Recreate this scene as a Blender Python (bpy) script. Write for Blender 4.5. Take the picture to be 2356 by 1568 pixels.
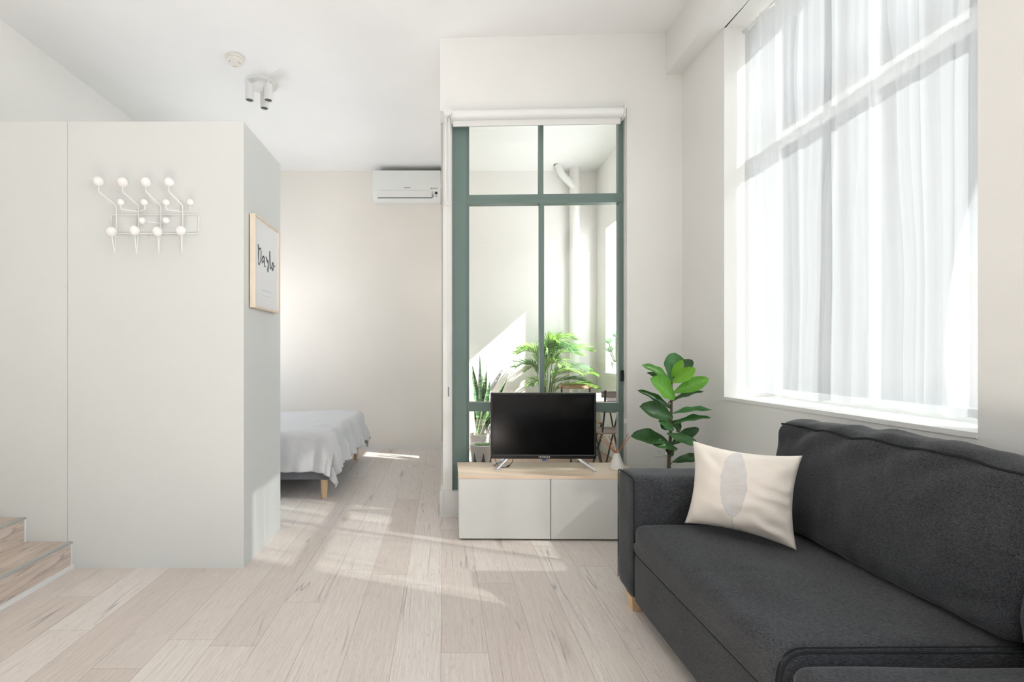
import bpy, bmesh, math, random
from mathutils import Vector, Matrix, noise
for o in list(bpy.data.objects): bpy.data.objects.remove(o)
S = bpy.context.scene; C = S.collection
R = math.radians
F = 1100.0; EYE = 1.22; CX, CY = 1020.0, 815.0          # focal length in pixels, eye height, principal point

# ------------------------------------------------------------ camera
cam = bpy.data.cameras.new('camera'); camo = bpy.data.objects.new('camera', cam); C.objects.link(camo)
camo.location = (0, 0, EYE); camo.rotation_euler = (R(90), 0, 0)
cam.sensor_width = 36; cam.lens = 36*F/2356
cam.shift_x = (1178-CX)/2356; cam.shift_y = (CY-784)/2356
cam.clip_start = 0.05; S.camera = camo
# ------------------------------------------------------------ world, sun, exposure
S.view_settings.view_transform = 'Standard'; S.view_settings.look = 'None'
S.view_settings.gamma = 1; S.view_settings.use_curve_mapping = False
S.view_settings.exposure = -0.05
w = bpy.data.worlds.new('sky'); S.world = w; w.use_nodes = True
wn = w.node_tree.nodes; wl = w.node_tree.links
bg = wn['Background']
geo = wn.new('ShaderNodeTexCoord'); sx = wn.new('ShaderNodeSeparateXYZ'); rp = wn.new('ShaderNodeValToRGB')
wl.new(geo.outputs['Generated'], sx.inputs[0]); wl.new(sx.outputs['Z'], rp.inputs[0])
gm_ = wn.new('ShaderNodeMath'); gm_.operation = 'LESS_THAN'; wl.new(sx.outputs['Z'], gm_.inputs[0]); gm_.inputs[1].default_value = -0.02   # below the horizon: glow added as unseen ground bounce, to lift the ceiling
gs_ = wn.new('ShaderNodeMath'); gs_.operation = 'MULTIPLY_ADD'; wl.new(gm_.outputs[0], gs_.inputs[0]); gs_.inputs[1].default_value = 4.0; gs_.inputs[2].default_value = 4.5
wl.new(gs_.outputs[0], bg.inputs['Strength'])
rp.color_ramp.elements[0].position = 0.0; rp.color_ramp.elements[0].color = (0.96, 0.97, 1.0, 1)
rp.color_ramp.elements[1].position = 0.8; rp.color_ramp.elements[1].color = (0.66, 0.78, 1.0, 1)
wl.new(rp.outputs[0], bg.inputs['Color']); bg.inputs['Strength'].default_value = 5.0
EL = R(39.5)
sd = Vector((-0.94*math.cos(EL), 0.34*math.cos(EL), -math.sin(EL))).normalized()
sl = bpy.data.lights.new('sun', 'SUN'); so = bpy.data.objects.new('sun', sl); C.objects.link(so)
sl.energy = 26; sl.angle = R(0.7); sl.color = (1.0, 0.985, 0.96)
so.location = (12, -6, 12); so.rotation_euler = sd.to_track_quat('-Z', 'Y').to_euler()
def portal(name, loc, rot, sxx, syy):
    l = bpy.data.lights.new(name, 'AREA'); l.shape = 'RECTANGLE'; l.size = sxx; l.size_y = syy
    l.cycles.is_portal = True
    o = bpy.data.objects.new(name, l); C.objects.link(o); o.location = loc; o.rotation_euler = rot
portal('portal_main_window', (2.16, 2.33, 2.13), (0, R(90), 0), 2.4, 1.45)
portal('portal_balcony', (2.15, 5.23, 1.9), (0, R(90), 0), 1.9, 1.3)
portal('portal_added_bedroom_opening', (-3.28, 4.95, 1.45), (0, R(-90), 0), 1.1, 1.9)  # opening added out of view to brighten the bedroom
portal('portal_added_right_opening', (2.23, -0.9, 2.0), (0, R(90), 0), 2.15, 2.8)  # unseen opening added beside and behind the camera for more daylight

# ------------------------------------------------------------ materials
def mat(name, col, rough=0.6, metal=0.0, spec=0.5, **kw):
    m = bpy.data.materials.new(name); m.use_nodes = True
    b = m.node_tree.nodes['Principled BSDF']
    b.inputs['Base Color'].default_value = (*col, 1); b.inputs['Roughness'].default_value = rough
    b.inputs['Metallic'].default_value = metal; b.inputs['Specular IOR Level'].default_value = spec
    for k, v in kw.items(): b.inputs[k.replace('_', ' ')].default_value = v
    return m
class NT:
    def __init__(s, m): s.n = m.node_tree.nodes; s.l = m.node_tree.links; s.b = s.n.get('Principled BSDF')
    def add(s, t, **kw):
        x = s.n.new('ShaderNode'+t)
        for k, v in kw.items(): setattr(x, k, v)
        return x
    def link(s, a, b): s.l.new(a, b)
    def math(s, op, a, b=None, c=None):
        x = s.add('Math', operation=op)
        for i, v in enumerate((a, b, c)):
            if v is None: continue
            if isinstance(v, (int, float)): x.inputs[i].default_value = v
            else: s.link(v, x.inputs[i])
        return x.outputs[0]
    def coord(s, which='Object'): return s.add('TexCoord').outputs[which]
    def sep(s, v):
        x = s.add('SeparateXYZ'); s.link(v, x.inputs[0]); return x.outputs
    def comb(s, a, b, c):
        x = s.add('CombineXYZ')
        for i, v in enumerate((a, b, c)):
            if isinstance(v, (int, float)): x.inputs[i].default_value = v
            else: s.link(v, x.inputs[i])
        return x.outputs[0]
    def mapping(s, v, scale=(1,1,1), loc=(0,0,0), rot=(0,0,0)):
        x = s.add('Mapping'); s.link(v, x.inputs[0]); x.inputs['Scale'].default_value = scale
        x.inputs['Location'].default_value = loc; x.inputs['Rotation'].default_value = rot; return x.outputs[0]
    def noise(s, v, scale=5, detail=3, rough=0.5, dist=0.0):
        x = s.add('TexNoise'); s.link(v, x.inputs['Vector']); x.inputs['Scale'].default_value = scale
        x.inputs['Detail'].default_value = detail; x.inputs['Roughness'].default_value = rough
        x.inputs['Distortion'].default_value = dist; return x.outputs['Fac']
    def ramp(s, f, stops):
        x = s.add('ValToRGB'); s.link(f, x.inputs[0]); e = x.color_ramp.elements
        while len(e) < len(stops): e.new(0.5)
        for i, (p, c) in enumerate(stops):
            e[i].position = p; e[i].color = (*c, 1) if len(c) == 3 else c
        return x.outputs[0]
    def mix(s, f, a, b, blend='MIX'):
        x = s.add('Mix', data_type='RGBA', blend_type=blend)
        for i, v in ((0, f), (6, a), (7, b)):
            if isinstance(v, (int, float)): x.inputs[i].default_value = v
            elif isinstance(v, tuple): x.inputs[i].default_value = (*v, 1)
            else: s.link(v, x.inputs[i])
        return x.outputs[2]
    def bump(s, h, strength=0.3, dist=0.01):
        x = s.add('Bump'); s.link(h, x.inputs['Height']); x.inputs['Strength'].default_value = strength
        x.inputs['Distance'].default_value = dist; s.link(x.outputs[0], s.b.inputs['Normal'])
    def base(s, c): s.link(c, s.b.inputs['Base Color'])

def paint(name, col, rough=0.7, bump=0.08, var=0.02):
    m = mat(name, col, rough, spec=0.3); t = NT(m); v = t.coord()
    n = t.noise(v, 1.3, 2)
    a = tuple(c*(1-var) for c in col); b = tuple(min(1, c*(1+var)) for c in col)
    t.base(t.ramp(n, [(0.3, a), (0.7, b)])); t.bump(t.noise(v, 90, 3), bump, 0.003)
    return m
M = {}
M['wall'] = paint('wall_paint', (0.865, 0.865, 0.84))
M['ceiling'] = paint('ceiling_paint', (0.93, 0.93, 0.92))
M['partition'] = paint('partition_laminate', (0.72, 0.74, 0.72), 0.5, 0.03, 0.01)
M['bedwall'] = paint('bedroom_wall_paint', (0.88, 0.84, 0.775))
M['cream'] = paint('balcony_render', (0.93, 0.90, 0.875), 0.85, 0.35)
M['trim'] = paint('trim_white', (0.86, 0.86, 0.84), 0.4, 0.02)
M['sill'] = paint('sill_white', (0.88, 0.88, 0.86), 0.5, 0.05)
M['green'] = paint('window_frame_green', (0.165, 0.235, 0.215), 0.35, 0.02, 0.04)
M['white'] = mat('white_plastic', (0.82, 0.82, 0.80), 0.35)
M['white2'] = mat('white_enamel', (0.86, 0.88, 0.86), 0.25)
M['ball'] = mat('white_lacquer_ball', (0.90, 0.89, 0.88), 0.15)
M['detector'] = mat('cream_plastic', (0.84, 0.80, 0.74), 0.5)
M['lacquer'] = mat('white_lacquer', (0.74, 0.745, 0.72), 0.35)
M['black'] = mat('black_plastic', (0.012, 0.012, 0.013), 0.3)
M['screen'] = mat('dark_screen', (0.004, 0.004, 0.004), 0.12, spec=0.35)
M['chrome'] = mat('satin_silver', (0.72, 0.74, 0.76), 0.38, 0.75)
M['alu'] = mat('aluminium_nosing', (0.52, 0.54, 0.52), 0.45, 0.6)
M['dark'] = mat('dark_metal', (0.03, 0.035, 0.04), 0.45)
M['glassdark'] = mat('dark_lens', (0.02, 0.02, 0.022), 0.15)
M['grey'] = mat('grey_print', (0.25, 0.26, 0.27), 0.6)
M['ink'] = mat('lettering_grey', (0.10, 0.11, 0.12), 0.5)
M['logo'] = mat('lettering_white', (0.85, 0.85, 0.85), 0.4)
M['blue'] = mat('blue_badge', (0.05, 0.15, 0.5), 0.4)
M['ceramic'] = mat('white_ceramic', (0.86, 0.85, 0.83), 0.45)
M['reed'] = mat('amber_reed', (0.48, 0.19, 0.07), 0.6)
M['soil'] = mat('soil', (0.07, 0.05, 0.035), 0.95)
M['taupe'] = mat('taupe_pot', (0.50, 0.45, 0.40), 0.6)
M['palegrey'] = mat('pale_grey_plastic', (0.62, 0.62, 0.61), 0.5)
M['paper'] = mat('paper', (0.86, 0.87, 0.87), 0.7)
M['cable'] = mat('white_cable', (0.75, 0.75, 0.73), 0.4)

def wood(name, c1, c2, scale=(1, 14, 14), rough=0.5, bump=0.15):
    m = mat(name, c1, rough); t = NT(m); v = t.mapping(t.coord(), scale)
    n = t.noise(v, 3.0, 4, 0.55, 0.6); t.base(t.ramp(n, [(0.3, c1), (0.7, c2)])); t.bump(n, bump, 0.002); return m
M['birch'] = wood('birch_wood', (0.72, 0.48, 0.28), (0.80, 0.58, 0.37), (8, 8, 1))
M['cabtop'] = wood('pale_oak_top', (0.80, 0.62, 0.46), (0.88, 0.73, 0.58), (1, 14, 14))
M['frame_wood'] = wood('pale_frame_wood', (0.80, 0.68, 0.54), (0.86, 0.75, 0.62), (9, 9, 2))
M['slat'] = wood('acacia_slat', (0.45, 0.28, 0.17), (0.58, 0.38, 0.25), (2, 12, 12))
M['slat_grey'] = wood('weathered_slat', (0.28, 0.22, 0.20), (0.40, 0.32, 0.30), (2, 12, 12))

def floor_mat(name='oak_laminate_planks', swap=False, tint=(1, 1, 1)):
    m = mat(name, (0.6, 0.5, 0.45), 0.42, spec=0.4); t = NT(m); x, y, z = t.sep(t.coord())
    W, L = 0.194, 1.38
    u = t.math('DIVIDE', t.math('ADD', x, 0.0094), W); row = t.math('FLOOR', u)
    wn_ = t.add('TexWhiteNoise', noise_dimensions='1D'); t.link(row, wn_.inputs['W'])
    v = t.math('ADD', t.math('DIVIDE', y, L), wn_.outputs['Value']); col = t.math('FLOOR', v)
    w2 = t.add('TexWhiteNoise', noise_dimensions='3D'); t.link(t.comb(row, col, 3.0), w2.inputs['Vector'])
    rnd = w2.outputs['Value']
    off = t.math('MULTIPLY', rnd, 37.0)
    # fine straight grain, cathedral figure, dark cracks and knots
    g1 = t.noise(t.comb(t.math('MULTIPLY', x, 110), t.math('MULTIPLY', y, 2.4), off), 2.6, 4, 0.6, 0.3)
    g2 = t.noise(t.comb(t.math('MULTIPLY', x, 9), t.math('MULTIPLY', y, 1.1), off), 1.4, 3, 0.5, 0.8)
    rings = t.math('ABSOLUTE', t.math('SINE', t.math('MULTIPLY', g2, 60.0)))
    base = t.ramp(rnd, [(0.0, (0.74, 0.655, 0.595)), (0.45, (0.82, 0.745, 0.685)), (1.0, (0.88, 0.825, 0.775))])
    c = t.mix(t.ramp(g1, [(0.35, (0.32,)*3), (0.62, (0, 0, 0))]), base, (0.42, 0.34, 0.29))
    c = t.mix(t.ramp(rings, [(0.0, (0.22,)*3), (0.35, (0, 0, 0))]), c, (0.40, 0.32, 0.27))
    g3 = t.noise(t.comb(t.math('MULTIPLY', x, 6), t.math('MULTIPLY', y, 0.30), t.math('ADD', off, 9.0)), 1.5, 3, 0.45, 0.12)
    crack = t.math('ABSOLUTE', t.math('SUBTRACT', g3, 0.5))
    g4 = t.noise(t.comb(x, t.math('MULTIPLY', y, 1.0), off), 1.7, 1)
    cm = t.math('MULTIPLY', t.ramp(crack, [(0.0, (1, 1, 1)), (0.009, (0, 0, 0))]), t.ramp(g4, [(0.52, (0, 0, 0)), (0.62, (0.65,)*3)]))
    c = t.mix(cm, c, (0.25, 0.23, 0.24))
    vk = t.add('TexVoronoi'); vk.inputs['Scale'].default_value = 1.0
    t.link(t.comb(t.math('MULTIPLY', x, 3.2), t.math('MULTIPLY', y, 1.0), off), vk.inputs['Vector'])
    c = t.mix(t.ramp(vk.outputs['Distance'], [(0.02, (0.6,)*3), (0.13, (0, 0, 0))]), c, (0.33, 0.26, 0.23))
    fu = t.math('FRACT', u); fv = t.math('FRACT', v)
    du = t.math('MULTIPLY', t.math('MINIMUM', fu, t.math('SUBTRACT', 1.0, fu)), W)
    dv = t.math('MULTIPLY', t.math('MINIMUM', fv, t.math('SUBTRACT', 1.0, fv)), L)
    gap = t.math('MINIMUM', du, dv)
    gm = t.math('LESS_THAN', gap, 0.0011)
    c = t.mix(t.math('MULTIPLY', gm, 0.55), c, (0.26, 0.19, 0.15))
    if tint != (1, 1, 1): c = t.mix(1.0, c, tint, 'MULTIPLY')
    t.base(c); t.bump(t.math('ADD', t.math('MULTIPLY', g1, 0.5), t.math('MULTIPLY', gm, -1.5)), 0.12, 0.002)
    return m
M['floor'] = floor_mat()
def step_mat():
    m = mat('step_oak', (0.6, 0.5, 0.42), 0.45); t = NT(m); x, y, z = t.sep(t.coord())
    v = t.comb(t.math('MULTIPLY', x, 14), t.math('MULTIPLY', y, 1.0), t.math('MULTIPLY', z, 14))
    n = t.noise(v, 3.5, 5, 0.6, 0.7); n2 = t.noise(v, 1.2, 2, 0.5, 1.0)
    c = t.ramp(n, [(0.3, (0.56, 0.46, 0.38)), (0.65, (0.72, 0.62, 0.54))])
    c = t.mix(t.ramp(t.math('ABSOLUTE', t.math('SUBTRACT', n2, 0.5)), [(0.0, (0.6,)*3), (0.02, (0, 0, 0))]), c, (0.24, 0.2, 0.19))
    t.base(c); return m
M['step'] = step_mat()
def fabric(name, c1, c2, scale=420, rough=0.95, bump=0.5, sheen=0.3):
    m = mat(name, c1, rough, spec=0.2); t = NT(m); v = t.coord()
    n = t.noise(t.mapping(v, (1, 0.16, 1)), scale, 2, 0.7)
    n2 = t.noise(t.mapping(v, (0.18, 1, 1)), scale*0.7, 2, 0.7); n3 = t.noise(v, 6, 2)
    f = t.math('ADD', t.math('MULTIPLY', n, 0.5), t.math('MULTIPLY', n2, 0.5))
    f = t.math('ADD', f, t.math('MULTIPLY', t.math('SUBTRACT', n3, 0.5), 0.12))
    t.base(t.ramp(f, [(0.38, c1), (0.60, c2)])); t.bump(f, bump, 0.003)
    t.b.inputs['Sheen Weight'].default_value = sheen; t.b.inputs['Sheen Roughness'].default_value = 0.5
    return m
M['sofa'] = fabric('charcoal_weave', (0.012, 0.0128, 0.0145), (0.074, 0.079, 0.088), 620, bump=0.06, sheen=0.15)
M['sofa_seam'] = mat('charcoal_piping', (0.024, 0.026, 0.029), 0.95, spec=0.1)
M['bedbase'] = fabric('grey_bed_fabric', (0.13, 0.135, 0.15), (0.25, 0.255, 0.275), 380)
M['duvet'] = fabric('grey_linen', (0.58, 0.58, 0.585), (0.68, 0.68, 0.68), 300, bump=0.2, sheen=0.1)
def pillow_mat():
    m = mat('cream_linen_feather', (0.8, 0.76, 0.70), 0.9, spec=0.2); t = NT(m); v = t.coord(); x, y, z = t.sep(v)
    # feather print: tapered blade with ragged edge and a thin quill
    nz = t.noise(v, 28, 3)
    xc = t.math('ADD', x, t.math('MULTIPLY', z, 0.02))
    h = t.math('DIVIDE', t.math('SUBTRACT', z, 0.025), 0.135)
    wid = t.math('MULTIPLY', t.math('SQRT', t.math('MAXIMUM', t.math('SUBTRACT', 1.0, t.math('MULTIPLY', h, h)), 0.0)), 0.047)
    wid = t.math('MULTIPLY', wid, t.math('ADD', 0.78, t.math('MULTIPLY', nz, 0.45)))
    a = t.math('LESS_THAN', t.math('ABSOLUTE', t.math('ADD', xc, 0.015)), wid)
    q = t.math('MULTIPLY', t.math('LESS_THAN', t.math('ABSOLUTE', t.math('ADD', xc, 0.015)), 0.003),
               t.math('MULTIPLY', t.math('LESS_THAN', z, 0.03), t.math('GREATER_THAN', z, -0.165)))
    vein = t.noise(t.mapping(v, (30, 30, 160), rot=(0, R(35), 0)), 1.0, 2)
    a = t.math('MULTIPLY', a, t.ramp(vein, [(0.3, (0.75,)*3), (0.55, (1, 1, 1))]))
    f = t.math('MULTIPLY', t.math('MAXIMUM', a, q), t.math('LESS_THAN', y, 0.0))
    t.base(t.mix(t.math('MULTIPLY', f, 0.8), (0.82, 0.77, 0.70), (0.60, 0.60, 0.60)))
    t.bump(t.noise(v, 350, 2), 0.15, 0.002); return m
M['pillow'] = pillow_mat()
def leaf_mat(name, c1, c2, vein, rough=0.4, trans=0.25):
    m = mat(name, c1, rough); t = NT(m); u, v, _ = t.sep(t.coord('UV'))
    du = t.math('ABSOLUTE', t.math('SUBTRACT', u, 0.5))
    mid = t.math('LESS_THAN', du, 0.022)
    s = t.math('FRACT', t.math('MULTIPLY', t.math('SUBTRACT', v, t.math('MULTIPLY', du, 0.45)), 7.0))
    side = t.math('LESS_THAN', t.math('ABSOLUTE', t.math('SUBTRACT', s, 0.5)), 0.045)
    vm = t.math('MAXIMUM', mid, side)
    n = t.noise(t.coord(), 14, 3)
    c = t.mix(t.math('MULTIPLY', vm, 0.5), t.ramp(n, [(0.3, c1), (0.7, c2)]), vein)
    t.base(c); t.bump(vm, 0.4, 0.004)
    tr = t.add('BsdfTranslucent'); t.link(t.mix(1.0, c, (0.9, 1.0, 0.5), 'MULTIPLY'), tr.inputs[0])
    mx = t.add('MixShader'); mx.inputs[0].default_value = trans
    t.link(t.b.outputs[0], mx.inputs[1]); t.link(tr.outputs[0], mx.inputs[2])
    t.link(mx.outputs[0], t.n['Material Output'].inputs[0]); return m
M['leaf_dark'] = leaf_mat('mature_leaf', (0.022, 0.075, 0.018), (0.04, 0.12, 0.03), (0.09, 0.2, 0.07), 0.3, 0.15)
M['leaf_mid'] = leaf_mat('green_leaf', (0.07, 0.24, 0.025), (0.11, 0.32, 0.04), (0.2, 0.42, 0.1), 0.35, 0.25)
M['leaf_young'] = leaf_mat('young_leaf', (0.16, 0.44, 0.03), (0.24, 0.54, 0.05), (0.36, 0.62, 0.14), 0.4, 0.35)
M['palm'] = leaf_mat('palm_leaf', (0.24, 0.42, 0.11), (0.40, 0.58, 0.22), (0.35, 0.6, 0.2), 0.45, 0.4)
M['palm_dark'] = leaf_mat('palm_leaf_deep', (0.06, 0.20, 0.05), (0.12, 0.32, 0.08), (0.2, 0.4, 0.1), 0.45, 0.3)
M['succulent'] = leaf_mat('succulent_leaf', (0.32, 0.46, 0.36), (0.42, 0.56, 0.44), (0.4, 0.5, 0.4), 0.5, 0.15)
M['airplant'] = leaf_mat('pale_rosette_leaf', (0.55, 0.62, 0.52), (0.68, 0.72, 0.62), (0.6, 0.6, 0.5), 0.6, 0.1)
M['lime'] = leaf_mat('lime_succulent', (0.22, 0.5, 0.16), (0.35, 0.62, 0.25), (0.4, 0.6, 0.3), 0.5, 0.2)
M['stem'] = mat('woody_stem', (0.10, 0.075, 0.05), 0.8)
M['stem_green'] = mat('green_stem', (0.16, 0.24, 0.08), 0.6)
def snake_mat():
    m = mat('snake_plant_leaf', (0.05, 0.14, 0.05), 0.4); t = NT(m); v = t.coord(); u, vv, _ = t.sep(t.coord('UV'))
    n = t.noise(t.mapping(v, (6, 6, 60)), 1.0, 3, 0.6, 0.6)
    c = t.ramp(n, [(0.40, (0.015, 0.055, 0.02)), (0.55, (0.07, 0.16, 0.06)), (0.7, (0.18, 0.30, 0.15))])
    e = t.math('GREATER_THAN', t.math('ABSOLUTE', t.math('SUBTRACT', u, 0.5)), 0.45)
    t.base(t.mix(e, c, (0.45, 0.5, 0.2))); return m
M['snake'] = snake_mat()
def pot_tri_mat():
    m = mat('white_pot_dark_triangles', (0.78, 0.74, 0.71), 0.6); t = NT(m); x, y, z = t.sep(t.coord())
    ang = t.math('DIVIDE', t.math('ARCTAN2', y, x), math.pi*2/7)
    tri = t.math('MULTIPLY', t.math('ABSOLUTE', t.math('SUBTRACT', t.math('FRACT', t.math('ADD', ang, 40.15)), 0.5)), 2.0)
    f = t.math('LESS_THAN', t.math('ADD', t.math('DIVIDE', z, 0.25), t.math('MULTIPLY', tri, 0.8)), 1.0)
    t.base(t.mix(f, (0.78, 0.74, 0.71), (0.16, 0.155, 0.16))); return m
M['pot_tri'] = pot_tri_mat()
def tile_mat():
    m = mat('terracotta_tile', (0.5, 0.35, 0.28), 0.7); t = NT(m)
    b = t.add('TexBrick'); t.link(t.coord(), b.inputs['Vector']); b.offset = 0
    b.inputs['Scale'].default_value = 1; b.inputs['Brick Width'].default_value = 0.3; b.inputs['Row Height'].default_value = 0.3
    b.inputs['Mortar Size'].default_value = 0.006
    b.inputs['Color1'].default_value = (0.48, 0.32, 0.25, 1); b.inputs['Color2'].default_value = (0.55, 0.38, 0.30, 1)
    b.inputs['Mortar'].default_value = (0.35, 0.3, 0.27, 1); t.base(b.outputs['Color']); return m
M['tile'] = tile_mat()
def brick_mat():
    m = mat('pale_brick', (0.6, 0.55, 0.5), 0.9); t = NT(m); x, y, z = t.sep(t.coord())
    b = t.add('TexBrick'); t.link(t.comb(y, z, 0.0), b.inputs['Vector'])
    b.inputs['Scale'].default_value = 1; b.inputs['Brick Width'].default_value = 0.24; b.inputs['Row Height'].default_value = 0.085
    b.inputs['Mortar Size'].default_value = 0.008
    b.inputs['Color1'].default_value = (0.72, 0.66, 0.58, 1); b.inputs['Color2'].default_value = (0.78, 0.72, 0.65, 1)
    b.inputs['Mortar'].default_value = (0.5, 0.48, 0.45, 1); t.base(b.outputs['Color']); return m
M['brick'] = brick_mat()
def glass_mat():
    m = bpy.data.materials.new('window_glass'); m.use_nodes = True; t = NT(m)
    t.n.remove(t.b); tr = t.add('BsdfTransparent'); tr.inputs[0].default_value = (0.96, 0.98, 0.97, 1)
    gl = t.add('BsdfGlossy'); gl.inputs['Roughness'].default_value = 0.02
    fr = t.add('Fresnel'); fr.inputs[0].default_value = 1.45; mx = t.add('MixShader')
    t.link(fr.outputs[0], mx.inputs[0]); t.link(tr.outputs[0], mx.inputs[1]); t.link(gl.outputs[0], mx.inputs[2])
    t.link(mx.outputs[0], t.n['Material Output'].inputs[0]); return m
M['glass'] = glass_mat()
def curtain_mat():
    m = bpy.data.materials.new('sheer_white_voile'); m.use_nodes = True; t = NT(m); t.n.remove(t.b)
    v = t.coord(); x, y, z = t.sep(v)
    # overlapping gathers: soft edged vertical panels of denser and looser voile
    wz = t.noise(t.comb(0.0, t.math('MULTIPLY', y, 2.0), t.math('MULTIPLY', z, 0.45)), 1.6, 1)
    yw = t.math('ADD', y, t.math('MULTIPLY', wz, 0.16)); fac = None; tot = None
    for fr_, wt, sd_ in ((15.0, 0.40, 3.0), (31.0, 0.28, 8.0), (7.0, 0.32, 14.0)):
        q = t.math('MULTIPLY', yw, fr_); wn1 = t.add('TexWhiteNoise', noise_dimensions='2D')
        t.link(t.comb(t.math('FLOOR', q), sd_, 0.0), wn1.inputs['Vector'])
        c_ = t.math('MULTIPLY', t.math('ADD', wn1.outputs['Value'], t.math('MULTIPLY', t.math('FRACT', q), 0.35)), wt)
        tot = c_ if tot is None else t.math('ADD', tot, c_)
    n3 = t.noise(t.mapping(v, (1, 8, 0.6)), 30, 3, 0.7)
    tot = t.math('ADD', tot, t.math('MULTIPLY', t.math('SUBTRACT', n3, 0.5), 0.16))
    fac = t.ramp(tot, [(0.15, (0.62,)*3), (0.40, (0.77,)*3), (1.05, (0.92,)*3)])
    tp = t.add('BsdfTransparent'); tp.inputs[0].default_value = (1, 1, 1, 1)
    tl = t.add('BsdfTranslucent'); tl.inputs[0].default_value = (0.45, 0.465, 0.48, 1)
    df = t.add('BsdfDiffuse'); df.inputs[0].default_value = (0.84, 0.85, 0.86, 1)
    m1 = t.add('MixShader'); m1.inputs[0].default_value = 0.5; t.link(tl.outputs[0], m1.inputs[1]); t.link(df.outputs[0], m1.inputs[2])
    m2 = t.add('MixShader'); t.link(fac, m2.inputs[0]); t.link(tp.outputs[0], m2.inputs[1]); t.link(m1.outputs[0], m2.inputs[2])
    t.link(m2.outputs[0], t.n['Material Output'].inputs[0]); return m
M['curtain'] = curtain_mat()

# ------------------------------------------------------------ mesh helpers
def NB(): return bmesh.new()
def hexa(bm, pts):
    v = [bm.verts.new(p) for p in pts]
    for f in ((0,3,2,1), (4,5,6,7), (0,1,5,4), (1,2,6,5), (2,3,7,6), (3,0,4,7)): bm.faces.new([v[i] for i in f])
    return v
def box(bm, x0, x1, y0, y1, z0, z1, bev=0.0, seg=2):
    b = bmesh.new()
    hexa(b, [(x0,y0,z0),(x1,y0,z0),(x1,y1,z0),(x0,y1,z0),(x0,y0,z1),(x1,y0,z1),(x1,y1,z1),(x0,y1,z1)])
    if bev > 0: bmesh.ops.bevel(b, geom=b.edges[:], offset=bev, segments=seg, affect='EDGES', profile=0.5)
    merge(bm, b)
def merge(bm, b, mtx=None):
    if mtx: bmesh.ops.transform(b, matrix=mtx, verts=b.verts)
    me = bpy.data.meshes.new('t'); b.to_mesh(me); b.free(); bm.from_mesh(me); bpy.data.meshes.remove(me)
def tube(bm, pts, r, seg=10, caps=True, ref=None):
    pts = [Vector(p) for p in pts]; n = len(pts); rings = []
    rs = r if isinstance(r, (list, tuple)) else [r]*n
    up = None
    for i, p in enumerate(pts):
        t = (pts[min(i+1, n-1)] - pts[max(i-1, 0)]).normalized()
        if up is None:
            up = Vector((0, 0, 1)) if abs(t.z) < 0.9 else Vector((1, 0, 0))
        a = t.cross(up).normalized(); up = a.cross(t).normalized()
        rings.append([bm.verts.new(p + (a*math.cos(2*math.pi*k/seg) + up*math.sin(2*math.pi*k/seg))*rs[i]) for k in range(seg)])
    for i in range(n-1):
        for k in range(seg):
            bm.faces.new((rings[i][k], rings[i][(k+1) % seg], rings[i+1][(k+1) % seg], rings[i+1][k]))
    if caps:
        bm.faces.new(rings[0][::-1]); bm.faces.new(rings[-1])
def smooth_path(pts, n=6):
    pts = [Vector(p) for p in pts]; out = []
    for i in range(len(pts)-1):
        p0 = pts[max(i-1, 0)]; p1 = pts[i]; p2 = pts[i+1]; p3 = pts[min(i+2, len(pts)-1)]
        for k in range(n):
            t = k/n
            out.append(0.5*((2*p1) + (p2-p0)*t + (2*p0-5*p1+4*p2-p3)*t*t + (3*p1-p0-3*p2+p3)*t**3))
    out.append(pts[-1]); return out
def round_corners(pts, r=0.01, n=4):
    pts = [Vector(p) for p in pts]; out = [pts[0]]
    for i in range(1, len(pts)-1):
        a, b, c = pts[i-1], pts[i], pts[i+1]
        ra = min(r, (a-b).length*0.45); rc = min(r, (c-b).length*0.45)
        p = b + (a-b).normalized()*ra; q = b + (c-b).normalized()*rc
        for k in range(n+1):
            t = k/n; out.append(p*(1-t)**2 + b*2*t*(1-t) + q*t*t)
    out.append(pts[-1]); return out
def lathe(bm, prof, c=(0, 0, 0), seg=32):
    c = Vector(c); rings = []
    for r, z in prof:
        if r < 1e-5: rings.append([bm.verts.new(c + Vector((0, 0, z)))])
        else: rings.append([bm.verts.new(c + Vector((r*math.cos(2*math.pi*k/seg), r*math.sin(2*math.pi*k/seg), z))) for k in range(seg)])
    for a, b in zip(rings, rings[1:]):
        for k in range(seg):
            k2 = (k+1) % seg
            if len(a) == 1 and len(b) == 1: break
            if len(a) == 1: bm.faces.new((a[0], b[k2], b[k]))
            elif len(b) == 1: bm.faces.new((a[k], a[k2], b[0]))
            else: bm.faces.new((a[k], a[k2], b[k2], b[k]))
def ball(bm, c, r, sx=1, sy=1, sz=1):
    bmesh.ops.create_uvsphere(bm, u_segments=24, v_segments=14, radius=r, matrix=Matrix.Translation(c) @ Matrix.Diagonal((sx, sy, sz, 1)))
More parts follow.
